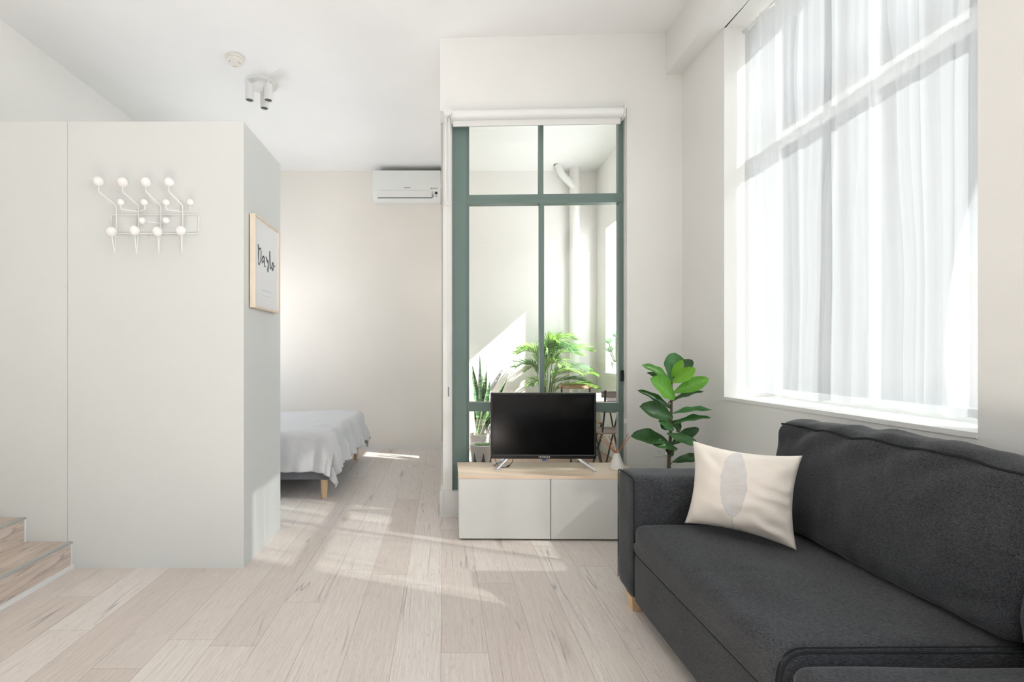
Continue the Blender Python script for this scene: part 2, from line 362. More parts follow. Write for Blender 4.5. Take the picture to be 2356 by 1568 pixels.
def softbox(bm, half, r, n=14, disp=None, center=(0, 0, 0)):
    h = Vector(half); b = bmesh.new()
    def P(p):
        q = Vector((p[0]*h.x, p[1]*h.y, p[2]*h.z))
        inner = Vector([max(-(h[i]-r), min(h[i]-r, q[i])) for i in range(3)])
        d = q - inner
        if d.length > 1e-9:
            d2 = Vector((abs(d.x), abs(d.y), abs(d.z)))
            d = d.normalized()*max(d2)
        return inner + d
    nn = [max(4, int(n*x/max(h))) if n > 6 else n for x in h]
    for ax in range(3):
        o1, o2 = (ax+1) % 3, (ax+2) % 3
        for sgn in (-1, 1):
            g = {}
            n1, n2 = nn[o1], nn[o2]
            def tt(i, n_, hh):
                # denser samples near the rounded rim
                t = -1 + 2*i/n_; return t
            for i in range(n1+1):
                for j in range(n2+1):
                    p = [0, 0, 0]; p[ax] = sgn; p[o1] = tt(i, n1, 0); p[o2] = tt(j, n2, 0)
                    g[i, j] = b.verts.new(P(p))
            for i in range(n1):
                for j in range(n2):
                    f = [g[i, j], g[i+1, j], g[i+1, j+1], g[i, j+1]]
                    b.faces.new(f if sgn > 0 else f[::-1])
    bmesh.ops.remove_doubles(b, verts=b.verts, dist=1e-4)
    if disp:
        b.normal_update()
        new = [(v, v.co + disp(v.co.copy(), v.normal.copy())) for v in b.verts]
        for v, c_ in new: v.co = c_
    merge(bm, b, Matrix.Translation(center))
def obj(name, bm, m, parent=None, smooth=False, loc=None, rot=None):
    bmesh.ops.recalc_face_normals(bm, faces=bm.faces) if len(bm.faces) and not getattr(bm, 'keep', False) else None
    me = bpy.data.meshes.new(name); bm.to_mesh(me); bm.free()
    if smooth:
        for p in me.polygons: p.use_smooth = True
        if smooth == 'auto':
            try: me.set_sharp_from_angle(angle=R(35))
            except Exception: pass
    me.materials.append(M[m] if isinstance(m, str) else m)
    o = bpy.data.objects.new(name, me); C.objects.link(o)
    if parent: o.parent = parent
    if loc is not None: o.location = loc
    if rot is not None: o.rotation_euler = rot
    return o
def tag(o, label=None, cat=None, group=None, kind=None):
    if label: o['label'] = label
    if cat: o['category'] = cat
    if group: o['group'] = group
    if kind: o['kind'] = kind
    return o
def thing(name, label, cat, loc=(0, 0, 0), rz=0.0, group=None):
    o = bpy.data.objects.new(name, None); C.objects.link(o); o.location = loc; o.rotation_euler = (0, 0, rz)
    o.empty_display_size = 0.1; return tag(o, label, cat, group)
def struct(name, bm, m, smooth=False):
    return tag(obj(name, bm, m, None, smooth), kind='structure')
def at(px, py, Y): return Vector(((px-CX)*Y/F, Y, EYE-(py-CY)*Y/F))      # a photograph measurement at a known distance
def text_mesh(name, s, size, m, parent, loc, rot, extr=0.0005, align='CENTER', sx=1.0):
    cu = bpy.data.curves.new(name, 'FONT'); cu.body = s; cu.size = size; cu.extrude = extr; cu.align_x = align; cu.align_y = 'CENTER'
    t = bpy.data.objects.new('tmp', cu); C.objects.link(t)
    dg = bpy.context.evaluated_depsgraph_get(); me = bpy.data.meshes.new_from_object(t.evaluated_get(dg))
    bpy.data.objects.remove(t); me.materials.clear(); me.materials.append(M[m]); me.name = name
    o = bpy.data.objects.new(name, me); C.objects.link(o); o.parent = parent; o.location = loc; o.rotation_euler = rot; o.scale = (sx, 1, 1); return o

# ------------------------------------------------------------ the shell
CZ = 3.60
YR = -2.9
def WX(y): return 1.772 + (3.3-y)*0.03                       # inner face of the right wall
WA = Vector((-0.024, 3.60, 0)); WD = Vector((1, -0.035, 0)).normalized(); WN = Vector((0.035, 1, 0)).normalized()
def WP(u, d, z): return WA + WD*u + WN*d + Vector((0, 0, z))     # window wall: along, behind, up
def wbox(bm, u0, u1, d0, d1, z0, z1):
    hexa(bm, [WP(u0,d0,z0), WP(u1,d0,z0), WP(u1,d1,z0), WP(u0,d1,z0), WP(u0,d0,z1), WP(u1,d0,z1), WP(u1,d1,z1), WP(u0,d1,z1)])
def rbox(bm, y0, y1, z0, z1, d0=0.0, d1=0.36):
    hexa(bm, [(WX(y0)+d0,y0,z0), (WX(y0)+d1,y0,z0), (WX(y1)+d1,y1,z0), (WX(y1)+d0,y1,z0),
              (WX(y0)+d0,y0,z1), (WX(y0)+d1,y0,z1), (WX(y1)+d1,y1,z1), (WX(y1)+d0,y1,z1)])
b = NB(); box(b, -3.4, 2.35, YR-0.1, 6.4, -0.12, 0); struct('floor', b, 'floor')
b = NB(); box(b, -3.4, 2.35, YR-0.1, 6.5, CZ, CZ+0.15); struct('ceiling', b, 'ceiling')
b = NB(); box(b, -3.30, -3.15, YR, 4.0, 0, CZ); box(b, -3.30, -3.15, 5.9, 6.2, 0, CZ); box(b, -3.30, -3.15, 4.0, 5.9, 0, 0.9); box(b, -3.30, -3.15, 4.0, 5.9, 2.0, CZ); struct('wall_left', b, 'wall')  # pieces leave an added, unseen opening that lights the bedroom
b = NB(); box(b, -3.30, 0.0, 6.2, 6.4, 0, CZ); struct('wall_back', b, 'bedwall')
b = NB(); box(b, 0.0, 2.25, 6.2, 6.4, 0, CZ); struct('wall_balcony_back', b, 'cream')
b = NB(); box(b, -3.30, 2.3, YR-0.1, YR, 0, CZ); struct('wall_rear', b, 'wall')
# right wall with the deep window recess and an added unseen opening for daylight
Y0, Y1, ZS, ZT = 1.63, 3.03, 0.953, 3.29
b = NB(); rbox(b, YR, -2.3, 0, CZ); rbox(b, 0.5, Y0, 0, CZ); rbox(b, -2.3, 0.5, 0, ZS); rbox(b, -2.3, 0.5, 3.05, CZ); rbox(b, Y1, 3.75, 0, CZ); rbox(b, Y0, Y1, 0, ZS-0.02); rbox(b, Y0, Y1, ZT, CZ)
struct('wall_right', b, 'wall')
b = NB(); rbox(b, Y0, Y1, ZS-0.02, ZS, -0.004, 0.30)
struct('window_sill', b, 'sill')
b = NB(); box(b, 1.645, 1.79, YR, 3.56, ZT, CZ); struct('trim_beam', b, 'wall')
# window wall
UL, UR = 0.095, 1.387
b = NB()
wbox(b, 0, 2.2, 0, 0.2, 3.05, CZ)
wbox(b, UR, 2.2, 0, 0.2, 0, 3.05)
wbox(b, 0.0, UR, 0, 0.2, 0, 0.19)
wbox(b, 0.020, UL, 0.03, 0.2, 0.19, 3.05)
struct('wall_window', b, 'wall')
b = NB(); wbox(b, -0.004, 0.5, -0.008, 0, 0, 0.03); wbox(b, -0.004, 0.02, -0.008, 0, 0.03, 0.19); struct('baseboard_window', b, 'trim')
# bedroom / balcony divider
b = NB(); box(b, -0.022, 0.06, 3.79, 6.2, 0, 0.19); box(b, -0.022, 0.06, 3.79, 6.2, 3.05, CZ); box(b, -0.022, 0.06, 5.7, 6.2, 0.19, 3.05)
struct('wall_divider', b, 'bedwall')
b = NB(); box(b, -3.15, -0.022, 6.18, 6.2, 0, 0.022); struct('baseboard_back', b, 'trim')
# balcony shell
b = NB(); box(b, 1.99, 2.2, 3.7, 6.2, 0, 0.97); box(b, 1.99, 2.2, 3.7, 6.2, 2.76, CZ); box(b, 1.99, 2.2, 5.86, 6.2, 0.97, 2.76); box(b, 1.99, 2.2, 3.7, 4.6, 0.97, 2.76)
struct('wall_balcony_right', b, 'cream')
b = NB(); box(b, 1.97, 2.22, 3.8, 5.86, 0.97, 1.0); struct('trim_balcony_ledge', b, 'cream')
b = NB(); box(b, 0.06, 1.99, 3.8, 6.2, 0, 0.006); struct('floor_balcony', b, 'tile')

# partition box with its joint
b = NB(); box(b, -3.15, -2.149, 2.733, 3.347, 0, 2.55); box(b, -2.146, -1.141, 2.733, 3.347, 0, 2.55)
box(b, -2.2, -2.1, 2.737, 3.34, 0, 2.549)
struct('wall_partition', b, 'partition')
d1 = NB(); box(d1, -2.6, -1.178, 3.41, 3.45, 0.01, 2.53, 0.003)
dd = struct('door_1', d1, 'trim')
b = NB(); box(b, -2.6, -1.171, 3.385, 3.403, 0.004, 2.53); obj('door_track', b, 'ink', dd)

# stairs
for i in range(4):
    z0 = 0 if i == 0 else 0.15+0.138*(i-1); z1 = 0.152+0.138*i
    x1 = -2.12-0.265*i; x0 = -3.15
    st = thing('stair_step', ['lowest oak step with white skirting strip along the floor', 'second oak step rising beside the partition wall',
                              'third oak step near the left wall', 'topmost oak step against the left wall'][i], 'step', (x1, 2.2, z0+0.0005*i), 0, 'steps at the left')
    st['kind'] = 'structure'
    b = NB(); box(b, x0-x1, 0, -0.55, 0.532, 0, z1-z0-0.004); obj('riser', b, 'step', st)
    b = NB(); box(b, x0-x1, -0.022, -0.55, 0.532, z1-z0-0.004, z1-z0); obj('tread', b, 'step', st)
    b = NB(); box(b, -0.022, 0.003, -0.55, 0.532, z1-z0-0.010, z1-z0+0.001, 0.001); obj('nosing', b, 'alu', st)
    if i == 0:
        b = NB(); box(b, 0.0, 0.012, -0.55, 0.532, 0, 0.022); obj('skirting', b, 'trim', st)
    b = NB(); box(b, -0.006, 0.003, 0.520, 0.532, 0, z1-z0-0.010); obj('edge_trim', b, 'trim', st)

# ------------------------------------------------------------ window_1: the big window in the recess
def wframe(name, parts, glassboxes, m='green'):
    b = NB()
    for p in parts: box(b, *p)
    fr = struct(name, b, m)
    for g in glassboxes:
        b = NB(); box(b, *g); obj('pane', b, 'glass', fr)
    return fr
xa, xb = 2.085, 2.125
wframe('window_1', [(xa, xb, Y0, Y1, ZS, ZS+0.05), (xa, xb, Y0, Y1, ZT-0.05, ZT), (xa+0.004, xb-0.004, Y0, Y0+0.05, ZS+0.04, ZT-0.04), (xa+0.004, xb-0.004, Y1-0.05, Y1, ZS+0.04, ZT-0.04),
                    (xa, xb, Y0, Y1, 2.50, 2.59), (xa+0.006, xb-0.006, 2.31, 2.35, ZS+0.04, 2.51), (xa+0.006, xb-0.006, 2.31, 2.35, 2.58, ZT-0.04)],
       [(2.10, 2.104, Y0+0.05, 2.31, ZS+0.05, 2.50), (2.10, 2.104, 2.35, Y1-0.05, ZS+0.05, 2.50),
        (2.10, 2.104, Y0+0.05, 2.31, 2.59, ZT-0.05), (2.10, 2.104, 2.35, Y1-0.05, 2.59, ZT-0.05)], 'trim')
# ------------------------------------------------------------ window_2: green framed window onto the balcony
b = NB()
D0, D1 = 0.07, 0.13
wbox(b, UL, UL+0.105, D0-0.02, D1+0.02, 0.19, 3.05)                         # wide left post
wbox(b, UL+0.105, UL+0.125, D0, D1, 0.19, 3.05); wbox(b, UR-0.035, UR, D0, D1, 0.19, 3.05)
wbox(b, UL+0.1, UR, D0-0.004, D1+0.002, 2.372, 2.44); wbox(b, UL+0.1, UR, D0-0.004, D1+0.002, 0.785, 0.855)
wbox(b, UL+0.1, UR-0.01, D0+0.003, D1-0.003, 0.19, 0.25); wbox(b, UL+0.1, UR-0.01, D0+0.003, D1-0.003, 2.99, 3.05)
wbox(b, 0.757, 0.790, D0, D1, 0.855, 2.372); wbox(b, 0.752, 0.785, D0, D1, 2.44, 2.99)
wbox(b, UL+0.1, UR, D0-0.0055, D0-0.004, 2.403, 2.407)
w2_ = struct('window_2', b, 'green')
for (u0, u1, z0, z1) in ((UL+0.125, 0.757, 0.855, 2.372), (0.790, UR-0.035, 0.855, 2.372), (UL+0.125, 0.752, 2.44, 2.99), (0.785, UR-0.035, 2.44, 2.99), (UL+0.125, UR-0.035, 0.25, 0.785)):
    b = NB(); wbox(b, u0, u1, 0.105, 0.109, z0, z1); obj('pane', b, 'glass', w2_)
b = NB(); wbox(b, UL-0.004, UL-0.0005, 0.02, 0.05, 0.19, 3.0); obj('dark_gap_strip', b, 'ink', w2_)  # dark strip standing in for the shadowed gap between pier and post
b = NB(); wbox(b, UR-0.022, UR-0.004, D0-0.02, D0, 1.02, 1.10); obj('latch', b, 'black', w2_)
# window_3: the divider glazing seen edge-on
b = NB()
for (y0, y1, z0, z1) in ((3.79, 3.84, 0.19, 3.05), (5.65, 5.7, 0.19, 3.05), (3.79, 5.7, 0.19, 0.25), (3.79, 5.7, 2.99, 3.05), (3.79, 5.7, 2.37, 2.44), (4.72, 4.77, 0.19, 3.05)):
    box(b, 0.0, 0.045, y0, y1, z0, z1)
w3_ = struct('window_3', b, 'green')
for (y0, y1, z0, z1) in ((3.84, 4.72, 0.25, 2.37), (4.77, 5.65, 0.25, 2.37), (3.84, 4.72, 2.44, 2.99), (4.77, 5.65, 2.44, 2.99)):
    b = NB(); box(b, 0.02, 0.024, y0, y1, z0, z1); obj('pane', b, 'glass', w3_)

# ------------------------------------------------------------ curtain
b = NB(); rnd = random.Random(4)
NYc, NZc = 420, 40
ph = [rnd.uniform(0, 6.28) for _ in range(8)]
g = {}
for i in range(NYc+1):
    y = 1.645 + (3.015-1.645)*i/NYc
    for j in range(NZc+1):
        t = j/NZc; z = 0.985 + (3.255-0.985)*t
        gth = 0.6+0.4*t
        f = (0.016*math.sin(y*34+ph[0]+0.5*math.sin(z*1.1+y*3)) + 0.007*math.sin(y*61+ph[1]+0.6*math.sin(z*0.9))
             + 0.003*math.sin(y*113+ph[2]+0.9*math.sin(z*1.7+ph[4])))*gth
        f += 0.018*math.sin(y*9+ph[3]+z*0.4)*(1-t) + 0.006*noise.noise((y*6, z*1.5, 3))
        f = max(-0.045, min(0.045, f))
        g[i, j] = b.verts.new((WX(y)+0.125+f, y, z + (0.006*math.sin(y*40+1) if j == 0 else 0)))
for i in range(NYc):
    for j in range(NZc): b.faces.new((g[i, j], g[i+1, j], g[i+1, j+1], g[i, j+1]))
ct = thing('curtain', 'sheer white voile curtain hanging in the deep window recess above the sofa', 'curtain', (0, 0, 0))
obj('curtain_fabric', b, 'curtain', ct, True)
b = NB(); tube(b, [(WX(1.635)+0.125, 1.632, 3.262), (WX(3.025)+0.125, 3.028, 3.262)], 0.005); obj('curtain_rod', b, 'white', ct)
b = NB(); tube(b, [(WX(3.02)+0.125, 3.008, 3.262), (WX(3.02)+0.125, 3.03, 3.262)], 0.011); obj('rod_bracket', b, 'chrome', ct)

# ------------------------------------------------------------ roller blinds on the window wall
bl = thing('roller_blind', 'white roller blind rolled up across the top of the green framed window', 'blind', WP(0.096, 0, 2.93), math.atan2(WD.y, WD.x))
b = NB(); tube(b, [(0.0, -0.045, 0.065), (1.245, -0.045, 0.065)], 0.036, 24); obj('roll', b, 'white2', bl, 'auto')
b = NB(); box(b, 0.0, 1.235, -0.036, -0.024, -0.012, 0.035, 0.003); obj('hem_bar', b, 'white', bl)
for xx, nm in ((-0.012, 'l'), (1.246, 'r')):
    b = NB(); box(b, xx, xx+0.012, -0.085, 0.0, 0.02, 0.112, 0.004); obj('bracket', b, 'white', bl)
b = NB(); tube(b, round_corners([(1.270, -0.03, 0.05), (1.271, -0.012, -1.0), (1.273, -0.01, -2.19), (1.281, -0.01, -2.19), (1.283, -0.01, 0.06)], 0.01), 0.0018, 6); obj('cord', b, 'cable', bl)
b = NB(); box(b, 1.268, 1.286, -0.018, -0.004, -2.22, -2.185, 0.004); obj('cord_weight', b, 'white', bl)
sb = thing('side_roller_blind', 'white roller blind seen end on beside the green window post', 'blind', (0.03, 3.53, 2.93))
b = NB(); tube(b, [(0.0, -0.05, 0.06), (0.0, 0.055, 0.06)], 0.026, 24); obj('roll', b, 'white2', sb, 'auto')
b = NB(); tube(b, [(0.0, -0.054, 0.06), (0.0, -0.05, 0.06)], 0.031, 24); ball(b, (0, -0.054, 0.06), 0.007, 1, .4, 1); obj('end_cap', b, 'white', sb, 'auto')
b = NB(); box(b, 0.014, 0.026, -0.04, 0.06, 0.03, 0.10, 0.004); obj('bracket', b, 'white', sb)
b = NB()
for s in (-1, 1): box(b, -0.022 if s < 0 else 0.004, -0.004 if s < 0 else 0.022, -0.0, 0.008, -0.58, 0.05, 0.003)
lathe(b, [(0.0, -0.004), (0.022, -0.004), (0.022, 0.004), (0.0, 0.004)], (0, 0, 0), 16) if False else None
box(b, -0.022, 0.022, 0.0, 0.008, -0.61, -0.575, 0.008); obj('folded_hem', b, 'white', sb, 'auto')
b = NB(); tube(b, round_corners([(0.003, -0.02, -0.0), (0.003, -0.004, -1.95), (0.012, -0.004, -1.95), (0.012, -0.02, 0.0)], 0.01), 0.0016, 6); obj('cord', b, 'cable', sb)
b = NB(); box(b, 0.003, 0.013, -0.01, 0.0, -2.02, -1.95, 0.003); obj('cord_weight', b, 'grey', sb)

# ------------------------------------------------------------ wall outlets
def outlet(name, label, loc, rz, w_=0.115, h_=0.075, plug=False):
    o = thing(name, label, 'socket', loc, rz)
    b = NB(); box(b, -w_/2, w_/2, -0.008, 0, -h_/2, h_/2, 0.003); obj('cover_plate', b, 'white2', o)
    for sx_ in (-1, 1):
        if plug and sx_ > 0: continue
        b = NB()
        for (dx, dz, rr) in ((-0.006, 0.004, 0.5), (0.006, 0.004, -0.5), (0, -0.009, 0)):
            bb = bmesh.new(); box(bb, -0.001, 0.001, -0.009, -0.0075, -0.004, 0.004)
            merge(b, bb, Matrix.Translation((sx_*w_*0.24+dx, 0, dz)) @ Matrix.Rotation(rr, 4, 'Y'))
        obj('slots', b, 'ink', o)
    if plug:
        b = NB(); box(b, w_*0.24-0.016, w_*0.24+0.016, -0.035, -0.008, -0.02, 0.016, 0.006); obj('plug', b, 'white', o)
        b = NB(); tube(b, smooth_path([(w_*0.24, -0.03, -0.015), (w_*0.24-0.005, -0.04, -0.08), (w_*0.24-0.04, -0.03, -0.2), (w_*0.24-0.05, -0.02, -0.35), (w_*0.24-0.02, -0.02, -0.515)]), 0.004, 8)
        obj('cord', b, 'cable', o, True)
    return o
rzw = math.atan2(WD.y, WD.x)
p = WP((1520-CX)*3.55/F+0.024+0.01, 0, EYE-(1038-CY)*3.55/F); outlet('power_socket', 'white power socket with a plugged in cord behind the fig plant', p, rzw, plug=True)
p = WP((1524-CX)*3.55/F+0.024+0.01, 0, EYE-(947-CY)*3.55/F); outlet('wall_socket', 'upper white wall socket mostly hidden by the fig leaves', p, rzw, 0.08, 0.075)

# ------------------------------------------------------------ television cabinet
cab = thing('television_cabinet', 'low white two door cabinet with pale wood top under the window', 'cabinet', (0.103, 3.135, 0), -0.012)
b = NB(); box(b, 0.0, 1.2, 0.018, 0.405, 0.012, 0.405); obj('body', b, 'lacquer', cab)
b = NB(); box(b, -0.004, 1.204, 0.0, 0.407, 0.4055, 0.423, 0.001); obj('top', b, 'cabtop', cab)
for x0 in (0.0, 0.602):
    b = NB(); box(b, x0+0.001, x0+0.597, 0.0, 0.017, 0.014, 0.4045, 0.0012); obj('door', b, 'lacquer', cab)
b = NB(); box(b, 0.02, 1.18, 0.04, 0.39, 0, 0.012); obj('plinth', b, 'ink', cab)

# ------------------------------------------------------------ television
TY = 3.345
tv = thing('television', 'flat black television with silver splayed feet on the white cabinet', 'television', (0.70, TY, 0.4238), -0.012)
hw = 0.368
b = NB(); box(b, -hw, hw, 0.006, 0.04, 0.067, 0.528, 0.004); box(b, -0.26, 0.26, 0.03, 0.075, 0.09, 0.40, 0.015); obj('casing', b, 'black', tv)
b = NB()
box(b, -hw, hw, -0.002, 0.010, 0.508+0.008, 0.528, 0.002); box(b, -hw, hw, -0.002, 0.010, 0.067, 0.092, 0.002)
box(b, -hw, -hw+0.012, -0.002, 0.010, 0.067, 0.528, 0.002); box(b, hw-0.012, hw, -0.002, 0.010, 0.067, 0.528, 0.002); obj('bezel', b, 'black', tv)
b = NB(); box(b, -hw+0.011, hw-0.011, 0.003, 0.006, 0.091, 0.517); obj('screen', b, 'screen', tv)
b = NB(); box(b, -hw+0.01, hw-0.01, -0.0025, -0.0015, 0.0925, 0.0945); obj('screen_trim', b, 'grey', tv)
text_mesh('lettering', 'HITACHI', 0.019, 'logo', tv, (0.006, -0.0028, 0.0795), (R(90), 0, 0), 0.0004, sx=1.05)
for s in (-1, 1):
    b = NB()
    for ty in (-0.075, 0.10):
        pts = [(s*0.245, 0.02, 0.070), (s*(0.275), 0.02+ty*0.35, 0.045), (s*0.335, ty, 0.008)]
        q = smooth_path(pts, 5)
        tube(b, q, [0.014-0.004*k/(len(q)-1) for k in range(len(q))], 12)
        box(b, s*0.335-0.012, s*0.335+0.012, ty-0.008, ty+0.008, 0, 0.006, 0.002)
    obj('foot', b, 'chrome', tv, 'auto')
b = NB(); box(b, -0.006, 0.022, 0.008, 0.02, 0.050, 0.068, 0.003); obj('indicator', b, 'blue', tv)
cd = NB(); tube(cd, smooth_path([(0.50, 3.41, 0.50), (0.49, 3.40, 0.455), (0.455, 3.37, 0.432), (0.425, 3.36, 0.428), (0.39, 3.38, 0.430), (0.37, 3.43, 0.470)]), 0.0022, 6)
tube(cd, [(0.468, 3.38, 0.436), (0.448, 3.366, 0.430)], 0.006, 8)
tag(obj('cable', cd, 'black', None, True), 'thin black cable curling behind the left television foot', 'cable')

# ------------------------------------------------------------ reed diffuser
df_ = thing('reed_diffuser', 'white cone reed diffuser with amber sticks at the right end of cabinet', 'diffuser', (1.21, 3.33, 0.423))
b = NB(); lathe(b, [(0, 0), (0.050, 0.0), (0.054, 0.004), (0.053, 0.012), (0.017, 0.108), (0.016, 0.112), (0.011, 0.112), (0.011, 0.09), (0, 0.09)]); obj('bottle', b, 'ceramic', df_, 'auto')
for tx, tz, ty in ((1375, 993, 0.02), (1377, 1004, -0.03), (1408, 985, 0.03), (1401, 1003, -0.04), (1445, 997, 0.02), (1449, 1003, -0.02), (1380, 990, 0.0)):
    tip = at(tx, tz, 3.33+ty) - Vector((1.21, 3.33, 0.423))
    b = NB(); d = Vector((tip.x, tip.y, 0)).normalized()*-0.004; tube(b, [d + Vector((0, 0, 0.093)), tip], 0.0022, 6); obj('reed', b, 'reed', df_)

# ------------------------------------------------------------ sofa
sofa = thing('sofa', 'charcoal grey fabric sofa under the curtained window', 'sofa', (0.88, 0, 0))
def wob(a, s, seed=0.0):
    return lambda co, no: no*(a*noise.noise(Vector((co.x*s+seed, co.y*s, co.z*s))))
SX = 0.90                                                # depth of the sofa, local x from the front
b = NB(); softbox(b, (0.44, 0.105, 0.289), 0.028, 26, wob(0.004, 7), (0.445, 2.34, 0.358)); arm = obj('armrest', b, 'sofa', sofa, True)
def loop_tube(b, x, y0, y1, z0, z1, r):
    tube(b, round_corners([(x, y0, z0), (x, y0, z1), (x, y1, z1), (x, y1, z0)], 0.03, 5), r, 8)
b = NB(); loop_tube(b, 0.012, 2.238, 2.440, 0.09, 0.640, 0.0022); obj('piping', b, 'sofa_seam', arm)
# base panel, long
b = NB(); softbox(b, (0.43, 1.11, 0.114), 0.012, 20, None, (0.437, 1.12, 0.184)); obj('base', b, 'sofa', sofa, 'auto')
def seat(y0, y1, seed, top=0.44):
    b = NB(); hy = (y1-y0)/2
    def dsp(co, no):
        up = max(0, no.z); f = 0
        f += 0.006*noise.noise(Vector((co.x*4+seed, co.y*3, 0)))*up
        f += 0.012*(1-(co.y/hy)**2)*max(0, 1-abs(co.x/0.36)**2)*up
        f += -0.0035*math.exp(-((co.y+0.05+co.x*0.1)/0.006)**2)*up*(1 if co.x < -0.1 else 0)
        # slightly uneven front edge
        f += 0.004*noise.noise(Vector((seed, co.y*6, co.z*8)))*max(0, -no.x)
        if co.z < -0.02 and co.x < -0.312: return Vector((-0.357-co.x, 0, 0))
        return no*f
    softbox(b, (0.36, hy, 0.068), 0.045, 56, dsp, (0.36+0.002, (y0+y1)/2, top-0.072))
    s_ = obj('seat_cushion', b, 'sofa', sofa, True)
    b = NB(); zz = top-0.012
    return s_
s1 = seat(1.262, 2.228, 1.0); s2 = seat(0.16, 1.236, 5.0, 0.437)
b = NB(); tube(b, round_corners([(0.72, 1.252, 0.44), (0.045, 1.255, 0.438), (0.008, 1.255, 0.40), (0.0, 1.256, 0.31)], 0.04, 6), 0.0035, 8); obj('piping', b, 'sofa_seam', s1)
b = NB(); tube(b, round_corners([(0.72, 1.272, 0.444), (0.05, 1.275, 0.438), (0.012, 1.275, 0.40), (0.004, 1.275, 0.31)], 0.04, 6), 0.002, 8); obj('piping', b, 'sofa_seam', s1)
b = NB(); box(b, 0.004, 0.02, 0.05, 2.225, 0.2975, 0.3005); obj('seam', b, 'sofa_seam', sofa)
# back frame and cushions
b = NB(); softbox(b, (0.045, 1.11, 0.30), 0.03, 24, wob(0.003, 5), (0.838, 1.12, 0.36)); obj('back_frame', b, 'sofa', sofa, True)
def backc(y0, y1, seed):
    hy = (y1-y0)/2; hx, hz = 0.095, 0.235
    def dsp(co, no):
        f = 0.028*(1-(co.y/hy)**2)*(1-(co.z/hz)**2)*max(0, -no.x)            # belly
        # folds running down from the top seam
        t = max(0, (co.z+0.02)/hz)
        sweep = co.y*30 + co.z*38 + 2.2*noise.noise(Vector((co.y*5+seed, co.z*4, 1)))
        am = 0.5+0.5*noise.noise(Vector((co.y*3.1+seed, 5, 2)))
        f += 0.016*math.sin(sweep)*t*t*am*max(0, -no.x+0.25)
        f += 0.012*noise.noise(Vector((co.x*5, co.y*4+seed, co.z*5)))
        f += 0.005*noise.noise(Vector((co.x*9, co.y*16+seed, co.z*12)))
        low = max(0, -(co.z+0.08)/hz)
        f += 0.008*math.sin(co.z*60+co.y*14+seed+3*noise.noise(Vector((co.y*4, co.z*6, seed))))*low*max(0, -no.x)
        f += 0.035*max(0, no.z)*(1-(co.x/hx)**2) + 0.03*abs(no.y)*(1-(co.x/hx)**2)*(1-(co.z/hz)**2)
        f += 0.012*noise.noise(Vector((co.x*12, co.y*9+seed, 3)))*max(0, no.z)
        v = no*f
        v.z += -0.018*(abs(co.y)/hy)**3*(1 if co.z > 0 else 0)
        return v
    b = NB(); softbox(b, (hx, hy, hz), 0.036, 90, dsp)
    rotm = Matrix.Translation((0.735, (y0+y1)/2, 0.672)) @ Matrix.Rotation(R(9), 4, 'Y')
    bmesh.ops.transform(b, matrix=rotm, verts=b.verts)
    k = obj('back_cushion', b, 'sofa', sofa, True)
    me = k.data; b = NB()                                                    # welt follows the front top rim of the cushion itself
    inv = rotm.inverted(); cs = [inv @ v.co for v in me.vertices]; path = []
    for i in range(61):
        yy = -hy+0.012 + (2*hy-0.024)*i/60
        best = min((c for c in cs if abs(c.y-yy) < 0.03), key=lambda c: (c.x+0.115)**2*1.0+(c.z-0.235)**2+0.3*(c.y-yy)**2)
        path.append(rotm @ Vector((best.x, yy, best.z)))
    path = [sum((path[max(0, min(60, i+d))] for d in (-2, -1, 0, 1, 2)), Vector())/5 for i in range(61)]
    tube(b, path, 0.0045, 8); obj('welt', b, 'sofa_seam', k, True)
    return k
backc(1.262, 2.222, 0.3); backc(0.2, 1.248, 7.7)
for x_, y_ in ((0.02, 2.39-0.12), (0.02, 0.10), (0.82, 2.27), (0.82, 0.10)):
    b = NB(); hexa(b, [(x_, y_, 0), (x_+0.06, y_, 0), (x_+0.06, y_+0.06, 0), (x_, y_+0.06, 0), (x_-0.008, y_-0.008, 0.071), (x_+0.068, y_-0.008, 0.071), (x_+0.068, y_+0.068, 0.071), (x_-0.008, y_+0.068, 0.071)])
    obj('leg', b, 'birch', sofa)

# ------------------------------------------------------------ cream cushion with the feather
def pillow(bm, W, H, T, seed):
    n = 56; top = {}; bot = {}
    for i in range(n+1):
        for j in range(n+1):
            u = -1+2*i/n; v = -1+2*j/n
            x = u*W/2*(1-0.07*(1-v*v)*abs(u)**3*1.0); z = v*H/2*(1-0.08*(1-u*u)*abs(v)**3)
            x *= (1 - 0.05*(1-v*v)); z *= (1 - 0.05*(1-u*u))
            th = T/2*((1-abs(u)**2.6)**0.62)*((1-abs(v)**2.6)**0.62)
            e = (1-u*u)*(1-v*v)
            wr = 0
            r = max(0, u)
            wr += 0.011*math.sin(v*17+u*4+3*noise.noise(Vector((u*2, v*2, seed))))*r**1.2*min(1, e*5)
            wr += 0.009*noise.noise(Vector((u*3+seed, v*3, 0)))*min(1, e*6)
            wr += 0.008*math.sin(u*13+v*7+2*noise.noise(Vector((u, v*2, seed+3))))*abs(v)**2*min(1, e*6)*0.6
            top[i, j] = bm.verts.new((x, -th-wr, z))
            bot[i, j] = top[i, j] if i in (0, n) or j in (0, n) else bm.verts.new((x, th*0.9+wr*0.5, z))
    for i in range(n):
        for j in range(n):
            bm.faces.new((top[i, j], top[i+1, j], top[i+1, j+1], top[i, j+1]))
            q = (bot[i, j], bot[i, j+1], bot[i+1, j+1], bot[i+1, j])
            if len(set(q)) == 4:
                try: bm.faces.new(q)
                except ValueError: pass
b = NB(); pillow(b, 0.405, 0.37, 0.19, 2.0)
co_ = obj('throw_cushion', b, 'pillow', None, True)
co_.location = (1.262, 2.03, 0.640)
co_.rotation_mode = 'QUATERNION'
